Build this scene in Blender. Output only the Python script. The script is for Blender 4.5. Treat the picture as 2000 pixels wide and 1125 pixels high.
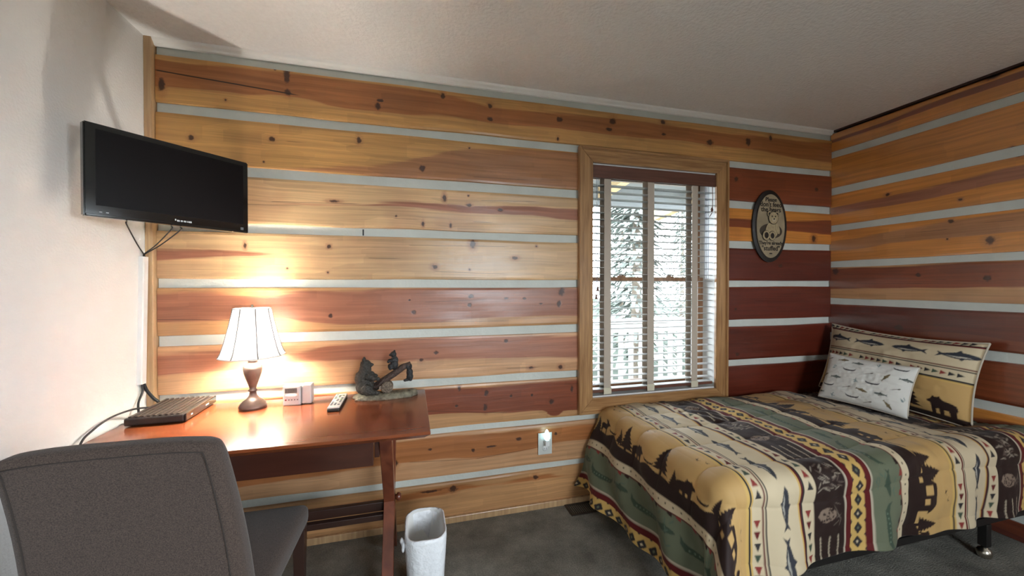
import bpy, bmesh, math, random
import numpy as np
from mathutils import Vector, Matrix, Euler

for o in list(bpy.data.objects): bpy.data.objects.remove(o, do_unlink=True)
SC = bpy.context.scene
COL = SC.collection
random.seed(7); RNG = np.random.default_rng(11)
PI = math.pi

# ---------------------------------------------------------------- camera
cam_d = bpy.data.cameras.new('camera'); cam = bpy.data.objects.new('camera', cam_d); COL.objects.link(cam)
cam_d.sensor_width = 36.0; cam_d.lens = 745.39 / 2000 * 36.0
cam_d.clip_start = 0.02; cam_d.clip_end = 200
cam.location = (0, 0, 1.316)
cam.rotation_euler = Euler((math.radians(90 - 0.5387), 0, math.radians(-14.871)), 'XYZ')
SC.camera = cam

# ---------------------------------------------------------------- world, light, exposure
SKY_STRENGTH = 9.5
LAMP_STRENGTH = 330.0
w = bpy.data.worlds.new('overcast_sky'); SC.world = w; w.use_nodes = True
bg = w.node_tree.nodes['Background']
bg.inputs[0].default_value = (0.84, 0.93, 1.0, 1); bg.inputs[1].default_value = SKY_STRENGTH

def portal(name, x0, x1, z0, z1, y, flip):
    l = bpy.data.lights.new(name, 'AREA'); l.shape = 'RECTANGLE'; l.size = x1 - x0; l.size_y = z1 - z0
    l.cycles.is_portal = True
    o = bpy.data.objects.new(name, l); COL.objects.link(o)
    o.location = ((x0 + x1) / 2, y, (z0 + z1) / 2); o.rotation_euler = (PI / 2 if flip else -PI / 2, 0, 0)
portal('window_portal', 1.06, 1.97, 0.63, 2.05, 2.30, False)
pw_ = bpy.data.lights.new('added_side_window_portal', 'AREA'); pw_.shape = 'RECTANGLE'; pw_.size = 1.5; pw_.size_y = 1.35; pw_.cycles.is_portal = True
po_ = bpy.data.objects.new('added_side_window_portal', pw_); COL.objects.link(po_); po_.location = (3.14, -1.05, 1.425); po_.rotation_euler = (PI / 2, 0, PI / 2)  # portal of the added side window, out of view

portal('added_front_window_portal', 0.6, 1.8, 0.95, 2.05, -2.12, True)  # portal of the added front window, out of view

SC.view_settings.view_transform = 'Standard'; SC.view_settings.look = 'None'
SC.view_settings.gamma = 1.0; SC.view_settings.use_curve_mapping = False
SC.view_settings.exposure = 1.58
cy = SC.cycles
cy.use_denoising = True; cy.use_adaptive_sampling = True; cy.adaptive_threshold = 0.03; cy.max_bounces = 7; cy.diffuse_bounces = 4; cy.glossy_bounces = 3
cy.transmission_bounces = 6; cy.transparent_max_bounces = 12
cy.sample_clamp_indirect = 60.0; cy.caustics_reflective = False; cy.caustics_refractive = False

# ---------------------------------------------------------------- materials
def new_mat(name):
    m = bpy.data.materials.new(name); m.use_nodes = True
    nt = m.node_tree; return m, nt, nt.nodes['Principled BSDF']
def plain(name, col, rough=0.5, metal=0.0, spec=0.5, noise=0.0, nscale=40, bump=0.0, bscale=200, coat=0.0, emit=None, estr=0):
    m, nt, b = new_mat(name); N, L = nt.nodes.new, nt.links.new
    b.inputs['Base Color'].default_value = (*col, 1); b.inputs['Roughness'].default_value = rough
    b.inputs['Metallic'].default_value = metal; b.inputs['Specular IOR Level'].default_value = spec
    b.inputs['Coat Weight'].default_value = coat; b.inputs['Coat Roughness'].default_value = 0.08
    tc = N('ShaderNodeTexCoord')
    if noise:
        n = N('ShaderNodeTexNoise'); n.inputs['Scale'].default_value = nscale; n.inputs['Detail'].default_value = 5
        L(tc.outputs['Object'], n.inputs['Vector'])
        r = N('ShaderNodeValToRGB'); r.color_ramp.elements[0].position = 0.3; r.color_ramp.elements[1].position = 0.7
        r.color_ramp.elements[0].color = (*[c * (1 - noise) for c in col], 1)
        r.color_ramp.elements[1].color = (*[min(1, c * (1 + noise)) for c in col], 1)
        L(n.outputs['Fac'], r.inputs[0]); L(r.outputs[0], b.inputs['Base Color'])
    if bump:
        n = N('ShaderNodeTexNoise'); n.inputs['Scale'].default_value = bscale; n.inputs['Detail'].default_value = 3
        L(tc.outputs['Object'], n.inputs['Vector'])
        bp = N('ShaderNodeBump'); bp.inputs['Strength'].default_value = bump; bp.inputs['Distance'].default_value = 0.01
        L(n.outputs['Fac'], bp.inputs['Height']); L(bp.outputs[0], b.inputs['Normal'])
    if emit:
        b.inputs['Emission Color'].default_value = (*emit, 1); b.inputs['Emission Strength'].default_value = estr
    return m
def grain(name, c0, c1, axis=0, scale=3.0, stretch=14, rough=0.3, coat=0.25, bump=0.05):
    """plain stained wood with grain along one axis"""
    m, nt, b = new_mat(name); N, L = nt.nodes.new, nt.links.new
    tc = N('ShaderNodeTexCoord'); mp = N('ShaderNodeMapping'); s = [stretch * scale] * 3; s[axis] = scale
    mp.inputs['Scale'].default_value = s; L(tc.outputs['Object'], mp.inputs['Vector'])
    n = N('ShaderNodeTexNoise'); n.inputs['Scale'].default_value = 1; n.inputs['Detail'].default_value = 6; n.inputs['Distortion'].default_value = 0.6
    L(mp.outputs[0], n.inputs['Vector'])
    r = N('ShaderNodeValToRGB'); r.color_ramp.elements[0].position = 0.32; r.color_ramp.elements[1].position = 0.68
    r.color_ramp.elements[0].color = (*c0, 1); r.color_ramp.elements[1].color = (*c1, 1)
    L(n.outputs['Fac'], r.inputs[0]); L(r.outputs[0], b.inputs['Base Color'])
    b.inputs['Roughness'].default_value = rough; b.inputs['Coat Weight'].default_value = coat; b.inputs['Coat Roughness'].default_value = 0.15
    bp = N('ShaderNodeBump'); bp.inputs['Strength'].default_value = bump; bp.inputs['Distance'].default_value = 0.004
    L(n.outputs['Fac'], bp.inputs['Height']); L(bp.outputs[0], b.inputs['Normal'])
    return m
def printed(name, rough=0.8, bump=0.12, sheen=0.2):
    """cloth whose print is the mesh's own colour attribute"""
    m, nt, b = new_mat(name); N, L = nt.nodes.new, nt.links.new
    a = N('ShaderNodeAttribute'); a.attribute_name = 'print'; L(a.outputs['Color'], b.inputs['Base Color'])
    b.inputs['Roughness'].default_value = rough; b.inputs['Sheen Weight'].default_value = sheen; b.inputs['Specular IOR Level'].default_value = 0.2
    tc = N('ShaderNodeTexCoord'); n = N('ShaderNodeTexNoise'); n.inputs['Scale'].default_value = 700
    L(tc.outputs['Object'], n.inputs['Vector'])
    bp = N('ShaderNodeBump'); bp.inputs['Strength'].default_value = bump; bp.inputs['Distance'].default_value = 0.002
    L(n.outputs['Fac'], bp.inputs['Height']); L(bp.outputs[0], b.inputs['Normal'])
    return m

def log_material(name, axis, u0, u1, zt, zb, heart, knots, sap, hw, cracks=(), seed=0.0, rough=0.33, coat=0.15, cior=1.5):
    """varnished hewn log: sapwood, a heartwood band with its own outline, knots, drying cracks, grain"""
    m, nt, b = new_mat(name); N, L = nt.nodes.new, nt.links.new
    def mth(op, a, bb=None, cc=None, clamp=False):
        n = N('ShaderNodeMath'); n.operation = op; n.use_clamp = clamp
        for i, v in enumerate((a, bb, cc)):
            if v is None: continue
            if isinstance(v, (int, float)): n.inputs[i].default_value = v
            else: L(v, n.inputs[i])
        return n.outputs[0]
    def noise(vec, scale, detail=3, dist=0.0):
        n = N('ShaderNodeTexNoise'); n.inputs['Scale'].default_value = scale; n.inputs['Detail'].default_value = detail
        n.inputs['Distortion'].default_value = dist; L(vec, n.inputs['Vector']); return n.outputs['Fac']
    def smooth(v, lo, hi):
        n = N('ShaderNodeMapRange'); n.interpolation_type = 'SMOOTHSTEP'
        n.inputs['From Min'].default_value = lo; n.inputs['From Max'].default_value = hi; L(v, n.inputs['Value']); return n.outputs[0]
    tc = N('ShaderNodeTexCoord'); sp = N('ShaderNodeSeparateXYZ'); L(tc.outputs['Object'], sp.inputs[0])
    u, v = sp.outputs[axis], sp.outputs[2]
    P2 = N('ShaderNodeCombineXYZ'); L(u, P2.inputs[0]); L(v, P2.inputs[1]); P2.inputs[2].default_value = seed
    # wobble
    wob = noise(P2.outputs[0], 3.2, 2); wobc = mth('SUBTRACT', wob, 0.5)
    wob2 = mth('SUBTRACT', noise(P2.outputs[0], 60, 2), 0.5)
    # nearest knot, in units of its radius
    near = None
    for (ku, kv, kw, kh) in knots:
        s = N('ShaderNodeVectorMath'); s.operation = 'SUBTRACT'; L(P2.outputs[0], s.inputs[0]); s.inputs[1].default_value = (ku, kv, seed)
        k = N('ShaderNodeVectorMath'); k.operation = 'MULTIPLY'; L(s.outputs[0], k.inputs[0]); k.inputs[1].default_value = (1 / max(kw, .006), 1 / max(kh, .006), 1)
        q = N('ShaderNodeVectorMath'); q.operation = 'LENGTH'; L(k.outputs[0], q.inputs[0])
        near = q.outputs['Value'] if near is None else mth('MINIMUM', near, q.outputs['Value'])
    if near is None:
        near = mth('ADD', u, 50.0)
    near = mth('ADD', near, mth('MULTIPLY', wob2, 1.1))
    # grain runs along the log and swerves around knots
    bend = mth('DIVIDE', 0.012, mth('ADD', mth('MULTIPLY', near, near), 0.35))
    gv = mth('ADD', mth('ADD', v, bend), mth('MULTIPLY', wobc, 0.02))
    G = N('ShaderNodeCombineXYZ'); L(mth('MULTIPLY', u, 1.6), G.inputs[0]); L(mth('MULTIPLY', gv, 55), G.inputs[1]); G.inputs[2].default_value = seed * 3.1
    g1 = noise(G.outputs[0], 1.0, 5, 0.4)
    G2 = N('ShaderNodeCombineXYZ'); L(mth('MULTIPLY', u, 2.5), G2.inputs[0]); L(mth('MULTIPLY', gv, 240), G2.inputs[1]); G2.inputs[2].default_value = seed
    g2 = noise(G2.outputs[0], 1.0, 2)
    # heartwood outline
    fu = N('ShaderNodeMapRange'); fu.inputs['From Min'].default_value = u0; fu.inputs['From Max'].default_value = u1; L(u, fu.inputs['Value'])
    def curve(idx):
        n = N('ShaderNodeFloatCurve'); c = n.mapping.curves[0]; n.mapping.use_clip = False
        pts = [((p[0] - u0) / (u1 - u0), p[idx]) for p in heart]
        c.points[0].location = (-0.02, pts[0][1]); c.points[1].location = (1.02, pts[-1][1])
        for x, y in pts:
            if 0 < x < 1: c.points.new(x, y)
        n.mapping.update(); L(fu.outputs[0], n.inputs['Value']); return n.outputs[0]
    fv = N('ShaderNodeMapRange'); fv.inputs['From Min'].default_value = zb; fv.inputs['From Max'].default_value = zt; L(v, fv.inputs['Value'])
    fvw = mth('ADD', fv.outputs[0], mth('MULTIPLY', wobc, 0.12))
    fvw = mth('ADD', fvw, mth('MULTIPLY', mth('SUBTRACT', g1, 0.5), 0.16))
    lo = smooth(mth('SUBTRACT', fvw, curve(1)), -0.015, 0.03)
    hi = smooth(mth('SUBTRACT', curve(2), fvw), -0.03, 0.05)
    hm = mth('MULTIPLY', lo, hi)
    blot = smooth(noise(P2.outputs[0], 2.3, 3), 0.55, 0.75)
    hm = mth('MAXIMUM', hm, mth('MULTIPLY', blot, 0.30))
    halo = mth('MULTIPLY', mth('SUBTRACT', 1.0, smooth(near, 0.8, 2.6)), 0.55)
    hm = mth('MAXIMUM', hm, halo)
    mx = N('ShaderNodeMix'); mx.data_type = 'RGBA'; L(hm, mx.inputs[0]); mx.inputs[6].default_value = (*sap, 1); mx.inputs[7].default_value = (*hw, 1)
    # grain tone
    tone = N('ShaderNodeMapRange'); tone.inputs['From Min'].default_value = 0.25; tone.inputs['From Max'].default_value = 0.75
    tone.inputs['To Min'].default_value = 0.74; tone.inputs['To Max'].default_value = 1.16; L(g1, tone.inputs['Value'])
    t2 = N('ShaderNodeMapRange'); t2.inputs['From Min'].default_value = 0.3; t2.inputs['From Max'].default_value = 0.7
    t2.inputs['To Min'].default_value = 0.88; t2.inputs['To Max'].default_value = 1.08; L(g2, t2.inputs['Value'])
    big = N('ShaderNodeMapRange'); big.inputs['From Min'].default_value = 0.3; big.inputs['From Max'].default_value = 0.7
    big.inputs['To Min'].default_value = 0.82; big.inputs['To Max'].default_value = 1.12; L(noise(P2.outputs[0], 1.1, 2), big.inputs['Value'])
    HV = N('ShaderNodeCombineXYZ'); L(mth('MULTIPLY', u, 4.2), HV.inputs[0]); L(mth('MULTIPLY', v, 15), HV.inputs[1]); HV.inputs[2].default_value = seed
    vo = N('ShaderNodeTexVoronoi'); vo.distance = 'CHEBYCHEV'; vo.inputs['Scale'].default_value = 1.0; vo.inputs['Randomness'].default_value = 0.8; L(HV.outputs[0], vo.inputs['Vector'])
    spc = N('ShaderNodeSeparateColor'); L(vo.outputs['Color'], spc.inputs[0])
    patch = N('ShaderNodeMapRange'); patch.inputs['To Min'].default_value = 0.92; patch.inputs['To Max'].default_value = 1.08; L(spc.outputs[0], patch.inputs['Value'])
    tt = mth('MULTIPLY', mth('MULTIPLY', mth('MULTIPLY', tone.outputs[0], t2.outputs[0]), big.outputs[0]), patch.outputs[0])
    sc_ = N('ShaderNodeVectorMath'); sc_.operation = 'SCALE'; L(mx.outputs[2], sc_.inputs[0]); L(tt, sc_.inputs['Scale'])
    col = sc_.outputs[0]
    km = mth('SUBTRACT', 1.0, smooth(near, 0.55, 1.15))
    k2 = N('ShaderNodeMix'); k2.data_type = 'RGBA'; L(mth('MULTIPLY', km, 0.93), k2.inputs[0]); L(col, k2.inputs[6]); k2.inputs[7].default_value = (0.045, 0.016, 0.009, 1)
    col = k2.outputs[2]
    for (a0, z0, a1, z1, wd) in cracks:
        sl = (z1 - z0) / (a1 - a0)
        d = mth('ABSOLUTE', mth('ADD', mth('SUBTRACT', mth('SUBTRACT', v, z0), mth('MULTIPLY', mth('SUBTRACT', u, a0), sl)), mth('MULTIPLY', wobc, 0.006)))
        cm = mth('SUBTRACT', 1.0, smooth(d, wd * 0.4, wd))
        cm = mth('MULTIPLY', cm, mth('MULTIPLY', smooth(u, a0 - .01, a0 + .01), mth('SUBTRACT', 1.0, smooth(u, a1 - .06, a1))))
        k3 = N('ShaderNodeMix'); k3.data_type = 'RGBA'; L(mth('MULTIPLY', cm, 1.0 if wd > .003 else 0.6), k3.inputs[0]); L(col, k3.inputs[6]); k3.inputs[7].default_value = (0.03, 0.012, 0.006, 1)
        col = k3.outputs[2]
    L(col, b.inputs['Base Color'])
    rr = N('ShaderNodeMapRange'); rr.inputs['To Min'].default_value = rough - 0.07; rr.inputs['To Max'].default_value = rough + 0.14; L(g1, rr.inputs['Value'])
    L(rr.outputs[0], b.inputs['Roughness']); b.inputs['Specular IOR Level'].default_value = 0.5
    b.inputs['Coat Weight'].default_value = coat; b.inputs['Coat Roughness'].default_value = 0.2; b.inputs['Coat IOR'].default_value = cior
    # hewn facets and saw marks as relief
    hsum = mth('ADD', mth('MULTIPLY', g1, 0.5), mth('MULTIPLY', spc.outputs[0], 0.25))
    hsum = mth('SUBTRACT', hsum, mth('MULTIPLY', km, 0.3))
    bp = N('ShaderNodeBump'); bp.inputs['Strength'].default_value = 0.22; bp.inputs['Distance'].default_value = 0.006
    L(hsum, bp.inputs['Height']); L(bp.outputs[0], b.inputs['Normal'])
    return m

# ---------------------------------------------------------------- mesh helpers
def setp(o, label=None, cat=None, group=None, kind=None):
    if label: o['label'] = label
    if cat: o['category'] = cat
    if group: o['group'] = group
    if kind: o['kind'] = kind
    return o
def attach(o, parent):
    if parent is not None:
        o.parent = parent
        if parent.get('_world', 0) == 1:
            o.matrix_parent_inverse = WORLD_INV[parent.name]
WORLD_INV = {}
def thing(name, loc, label, cat, group=None, rotz=0.0):
    """Empty at the thing's base; parts are modelled in its local frame"""
    e = bpy.data.objects.new(name, None); COL.objects.link(e); e.location = loc; e.rotation_euler = (0, 0, rotz)
    e.empty_display_size = 0.05
    return setp(e, label, cat, group)
def link(name, me, mat, parent=None, smooth=False):
    if mat is not None and not me.materials: me.materials.append(mat)
    if smooth:
        me.shade_smooth()
    o = bpy.data.objects.new(name, me); COL.objects.link(o)
    if parent is not None: o.parent = parent
    return o
def from_bm(name, bm, mat, parent=None, smooth=False):
    bmesh.ops.recalc_face_normals(bm, faces=bm.faces)
    me = bpy.data.meshes.new(name); bm.to_mesh(me); bm.free()
    return link(name, me, mat, parent, smooth)
def add_box(bm, x0, x1, y0, y1, z0, z1, M=None):
    vs = [bm.verts.new((x, y, z)) for x in (x0, x1) for y in (y0, y1) for z in (z0, z1)]
    for f in ((0, 1, 3, 2), (4, 6, 7, 5), (0, 4, 5, 1), (2, 3, 7, 6), (0, 2, 6, 4), (1, 5, 7, 3)):
        bm.faces.new([vs[i] for i in f])
    if M is not None:
        for v in vs: v.co = M @ v.co
    return vs
def box(name, x0, x1, y0, y1, z0, z1, mat, parent=None, bevel=0.0, seg=2, M=None, smooth=False):
    bm = bmesh.new(); add_box(bm, x0, x1, y0, y1, z0, z1)
    if bevel: bmesh.ops.bevel(bm, geom=bm.edges[:], offset=bevel, segments=seg, affect='EDGES', profile=0.5)
    if M is not None: bmesh.ops.transform(bm, matrix=M, verts=bm.verts)
    return from_bm(name, bm, mat, parent, smooth)
def add_lathe(bm, prof, n=32, c=(0, 0, 0), sx=1.0, sy=1.0):
    rings = []
    for r, z in prof:
        if r < 1e-6: rings.append([bm.verts.new((c[0], c[1], c[2] + z))])
        else: rings.append([bm.verts.new((c[0] + sx * r * math.cos(2 * PI * i / n), c[1] + sy * r * math.sin(2 * PI * i / n), c[2] + z)) for i in range(n)])
    for a, b in zip(rings, rings[1:]):
        for i in range(n):
            j = (i + 1) % n
            if len(a) == 1 and len(b) == 1: continue
            if len(a) == 1: bm.faces.new((a[0], b[i], b[j]))
            elif len(b) == 1: bm.faces.new((a[i], b[0], a[j]))
            else: bm.faces.new((a[i], b[i], b[j], a[j]))
def lathe(name, prof, mat, parent=None, n=32, c=(0, 0, 0), smooth=True, sx=1, sy=1, M=None):
    bm = bmesh.new(); add_lathe(bm, prof, n, c, sx, sy)
    if M is not None: bmesh.ops.transform(bm, matrix=M, verts=bm.verts)
    o = from_bm(name, bm, mat, parent, smooth)
    return o
def add_tube(bm, pts, r, n=8, cap=True):
    pts = [Vector(p) for p in pts]; rings = []
    up = Vector((0, 0, 1))
    for i, p in enumerate(pts):
        t = (pts[min(i + 1, len(pts) - 1)] - pts[max(i - 1, 0)]).normalized()
        ref = up if abs(t.dot(up)) < 0.95 else Vector((1, 0, 0))
        a = t.cross(ref).normalized(); b2 = t.cross(a).normalized()
        rr = r[i] if isinstance(r, (list, tuple)) else r
        rings.append([bm.verts.new(p + a * rr * math.cos(2 * PI * k / n) + b2 * rr * math.sin(2 * PI * k / n)) for k in range(n)])
    for A, B in zip(rings, rings[1:]):
        for k in range(n): bm.faces.new((A[k], A[(k + 1) % n], B[(k + 1) % n], B[k]))
    if cap:
        bm.faces.new(rings[0][::-1]); bm.faces.new(rings[-1])
def spline(pts, n=10):
    """Catmull-Rom through the points"""
    P = [Vector(p) for p in pts]; P = [2 * P[0] - P[1]] + P + [2 * P[-1] - P[-2]]; out = []
    for i in range(1, len(P) - 2):
        for k in range(n):
            t = k / n
            out.append(0.5 * ((2 * P[i]) + (-P[i - 1] + P[i + 1]) * t + (2 * P[i - 1] - 5 * P[i] + 4 * P[i + 1] - P[i + 2]) * t * t + (-P[i - 1] + 3 * P[i] - 3 * P[i + 1] + P[i + 2]) * t ** 3))
    return out + [P[-2]]
def tube(name, pts, r, mat, parent=None, n=8, curve=0):
    bm = bmesh.new(); add_tube(bm, spline(pts, curve) if curve else pts, r, n)
    return from_bm(name, bm, mat, parent, True)
def grid_mesh(name, X, Y, Z, mat, parent=None, closed=False, cols=None, smooth=True):
    ny, nx = X.shape
    co = np.stack([X, Y, Z], -1).reshape(-1, 3).astype(np.float32)
    i = np.arange(ny * nx).reshape(ny, nx)
    q = np.stack([i[:-1, :-1], i[:-1, 1:], i[1:, 1:], i[1:, :-1]], -1).reshape(-1, 4)
    me = bpy.data.meshes.new(name)
    me.vertices.add(len(co)); me.vertices.foreach_set('co', co.ravel())
    me.loops.add(q.size); me.loops.foreach_set('vertex_index', q.ravel().astype(np.int32))
    me.polygons.add(len(q)); me.polygons.foreach_set('loop_start', np.arange(0, q.size, 4, dtype=np.int32))
    me.update(calc_edges=True)
    if cols is not None:
        at = me.color_attributes.new('print', 'FLOAT_COLOR', 'POINT')
        c4 = np.ones((len(co), 4), np.float32); c4[:, :3] = cols.reshape(-1, 3); at.data.foreach_set('color', c4.ravel())
    return link(name, me, mat, parent, smooth)
def vnoise(x, y, seed=0):
    """smooth value noise on arrays, about -1..1"""
    xi = np.floor(x).astype(int); yi = np.floor(y).astype(int); fx = x - xi; fy = y - yi
    fx = fx * fx * (3 - 2 * fx); fy = fy * fy * (3 - 2 * fy)
    def h(a, b):
        n = (a * 374761393 + b * 668265263 + seed * 974634777) & 0x7fffffff
        n = ((n ^ (n >> 13)) * 1274126177) & 0x7fffffff
        return ((n ^ (n >> 16)) & 0xffff) / 32767.5 - 1
    return (h(xi, yi) * (1 - fx) + h(xi + 1, yi) * fx) * (1 - fy) + (h(xi, yi + 1) * (1 - fx) + h(xi + 1, yi + 1) * fx) * fy

M = {}
M['drywall'] = plain('off_white_drywall', (0.77, 0.76, 0.74), 0.85, bump=0.25, bscale=110)
M['ceiling'] = plain('textured_ceiling_paint', (0.84, 0.83, 0.81), 0.9, bump=0.5, bscale=70, noise=0.03, nscale=60)
M['chink'] = plain('pale_grey_chinking', (0.56, 0.575, 0.525), 0.8, bump=0.15, bscale=60, noise=0.06, nscale=8)
M['mould'] = plain('white_moulding_paint', (0.84, 0.82, 0.78), 0.5)
M['oak'] = grain('oak_casing', (0.27, 0.13, 0.05), (0.47, 0.26, 0.11), 2, 4, 16)
M['oakx'] = grain('oak_casing_across', (0.27, 0.13, 0.05), (0.47, 0.26, 0.11), 0, 4, 16)
M['pinetrim'] = grain('pine_corner_trim', (0.38, 0.22, 0.11), (0.58, 0.38, 0.2), 2, 3, 16)
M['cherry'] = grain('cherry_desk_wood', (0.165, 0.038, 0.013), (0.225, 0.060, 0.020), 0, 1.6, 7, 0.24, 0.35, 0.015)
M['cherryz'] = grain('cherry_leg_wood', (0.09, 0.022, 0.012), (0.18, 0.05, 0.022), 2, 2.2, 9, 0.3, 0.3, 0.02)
M['darkleg'] = plain('dark_stained_leg', (0.03, 0.012, 0.008), 0.35, coat=0.2)
M['black'] = plain('black_plastic', (0.012, 0.012, 0.012), 0.4)
M['gloss'] = plain('glossy_black_bezel', (0.008, 0.008, 0.008), 0.12, coat=0.6)
M['screen'] = plain('matte_dark_screen', (0.008, 0.006, 0.006), 0.38, spec=0.1)
M['silver'] = plain('silver_plastic', (0.50, 0.49, 0.48), 0.38, metal=0.25)
M['white'] = plain('white_plastic', (0.78, 0.78, 0.76), 0.4)
M['cable'] = plain('black_cable', (0.012, 0.012, 0.012), 0.5)
M['chrome'] = plain('worn_metal', (0.55, 0.5, 0.42), 0.25, metal=1)
BACK = [
 (2.376, 2.1555,
  [(-1.135, 0.293, 0.878), (-0.935, 0.329, 0.905), (-0.723, 0.374, 0.937), (-0.59, 0.438, 0.964), (-0.259, 0.283, 0.941), (0.173, 0.347, 0.914), (0.443, 0.329, 0.782), (0.861, 0.37, 0.778), (1.216, 0.365, 0.819), (1.581, 0.41, 0.841), (1.895, 0.383, 0.81), (2.231, 0.383, 0.855), (2.975, 0.243, 0.891)],
  [(-1.107, 2.236, 0.014, 0.035), (-0.59, 2.348, 0.016, 0.043), (-0.586, 2.268, 0.016, 0.018), (-0.164, 2.25, 0.016, 0.021), (-0.153, 2.281, 0.018, 0.01), (0.173, 2.346, 0.012, 0.02), (0.435, 2.322, 0.014, 0.014), (0.435, 2.25, 0.017, 0.014), (0.855, 2.293, 0.02, 0.018), (0.845, 2.178, 0.008, 0.012), (1.205, 2.32, 0.024, 0.022), (1.181, 2.267, 0.024, 0.012), (1.562, 2.355, 0.019, 0.016), (1.57, 2.278, 0.017, 0.01), (1.924, 2.259, 0.029, 0.02), (2.24, 2.293, 0.024, 0.028), (2.43, 2.336, 0.014, 0.022), (-0.642, 2.373, 0.005, 0.005), (-0.853, 2.197, 0.004, 0.005)]),
 (2.111, 1.886,
  [(-1.139, 0.0, 0.0), (-0.748, 0.0, 0.0), (-0.309, 0.0, 0.178), (-0.108, 0.0, 0.32), (0.131, 0.0, 0.604), (0.414, 0.0, 0.867), (0.977, 0.0, 1.0), (2.083, 0.0, 1.0), (2.977, 0.004, 0.987)],
  [(-0.993, 2.005, 0.013, 0.014), (-0.657, 2.031, 0.015, 0.015), (-0.257, 2.062, 0.012, 0.018), (0.063, 1.942, 0.018, 0.02), (-0.693, 1.915, 0.005, 0.005), (0.318, 2.075, 0.006, 0.006), (2.138, 2.03, 0.019, 0.018), (2.855, 2.007, 0.02, 0.014)]),
 (1.8386, 1.611,
  [(-0.749, 0.404, 0.426), (-0.478, 0.479, 0.523), (-0.261, 0.505, 0.54), (-0.109, 0.505, 0.624), (0.185, 0.475, 0.659), (0.327, 0.466, 0.655), (0.749, 0.439, 0.729), (0.977, 0.404, 0.699), (2.085, 0.413, 0.69), (2.412, 0.422, 0.707), (2.689, 0.373, 0.725), (2.981, 0.321, 0.782)],
  [(0.18, 1.791, 0.011, 0.021), (0.315, 1.757, 0.017, 0.011), (0.494, 1.74, 0.017, 0.011), (0.213, 1.641, 0.008, 0.016), (-0.376, 1.741, 0.027, 0.007), (-0.073, 1.679, 0.005, 0.005), (0.312, 1.81, 0.006, 0.006), (2.834, 1.649, 0.02, 0.026), (0.065, 1.644, 0.008, 0.016)]),
 (1.566, 1.3436,
  [(-1.142, 0.379, 0.613), (-0.982, 0.424, 0.609), (-0.793, 0.483, 0.604), (-0.594, 0.546, 0.555), (0.978, 0.631, 0.645), (2.069, 0.0, 1.0), (2.983, 0.0, 1.0)],
  [(-0.776, 1.503, 0.007, 0.016), (-0.403, 1.51, 0.011, 0.011), (0.335, 1.543, 0.017, 0.025), (0.127, 1.412, 0.015, 0.013), (0.581, 1.468, 0.019, 0.01), (-0.408, 1.377, 0.006, 0.006), (-0.592, 1.396, 0.006, 0.006), (0.318, 1.4, 0.006, 0.005), (0.711, 1.539, 0.007, 0.006), (2.528, 1.448, 0.018, 0.014)]),
 (1.299, 1.0743,
  [(-1.143, 0.346, 0.871), (-0.942, 0.292, 0.92), (-0.729, 0.359, 0.826), (-0.503, 0.221, 0.911), (-0.262, 0.146, 0.964), (0.129, 0.15, 1.0), (0.563, 0.23, 1.0), (0.978, 0.217, 1.0), (2.088, 0.0, 1.0), (2.986, 0.0, 1.0)],
  [(-0.397, 1.155, 0.011, 0.012), (0.015, 1.166, 0.014, 0.014), (0.326, 1.249, 0.019, 0.013), (0.317, 1.2, 0.013, 0.013), (0.527, 1.235, 0.014, 0.008), (0.637, 1.234, 0.014, 0.007), (0.737, 1.203, 0.013, 0.006), (0.869, 1.272, 0.021, 0.026), (0.853, 1.199, 0.015, 0.021), (-0.006, 1.232, 0.007, 0.005), (2.14, 1.147, 0.013, 0.011)]),
 (1.0277, 0.7987,
  [(-1.145, 0.407, 0.853), (-0.903, 0.429, 0.857), (-0.597, 0.56, 0.761), (-0.386, 0.538, 0.905), (-0.059, 0.451, 0.966), (0.269, 0.438, 0.984), (0.978, 0.307, 0.931), (2.09, 0.0, 1.0), (2.989, 0.0, 1.0)],
  [(0.134, 0.942, 0.014, 0.011), (0.055, 0.907, 0.012, 0.01), (0.527, 0.992, 0.016, 0.011), (0.677, 0.83, 0.015, 0.008), (0.863, 0.823, 0.015, 0.014), (2.155, 0.839, 0.017, 0.014)]),
 (0.7584, 0.523,
  [(-1.147, 0.314, 0.918), (0.047, 0.348, 0.973), (0.268, 0.31, 0.93), (0.563, 0.229, 0.93), (0.75, 0.195, 0.93), (0.83, 0.038, 0.935), (0.896, 0.144, 0.939), (0.979, 0.127, 0.943), (2.091, 0.051, 1.0), (2.991, 0.076, 1.0)],
  [(0.26, 0.737, 0.009, 0.017), (0.413, 0.7, 0.013, 0.019), (0.407, 0.622, 0.013, 0.023), (0.557, 0.672, 0.009, 0.009), (0.684, 0.668, 0.009, 0.009), (0.936, 0.686, 0.01, 0.021), (0.805, 0.62, 0.016, 0.017), (0.245, 0.641, 0.009, 0.007)]),
 (0.4913, 0.2581,
  [(-1.149, 0.128, 0.741), (-0.087, 0.42, 0.926), (0.128, 0.416, 0.96), (0.354, 0.338, 0.909), (0.563, 0.36, 0.909), (0.75, 0.424, 0.896), (0.913, 0.497, 0.904), (1.589, 0.428, 0.857)],
  [(0.337, 0.383, 0.011, 0.011), (0.603, 0.418, 0.019, 0.011), (0.1, 0.415, 0.011, 0.007), (0.834, 0.428, 0.011, 0.011), (-0.082, 0.361, 0.016, 0.021), (0.442, 0.394, 0.038, 0.006)]),
 (0.2221, 0.0143,
  [(-1.151, 0.403, 0.634), (-0.008, 0.692, 0.865), (0.225, 0.706, 0.874), (0.442, 0.759, 0.797), (0.719, 0.749, 0.87), (0.913, 0.701, 0.716)],
  [(0.225, 0.181, 0.025, 0.02), (0.706, 0.184, 0.017, 0.013), (0.1, 0.184, 0.055, 0.008)]),
]
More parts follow.
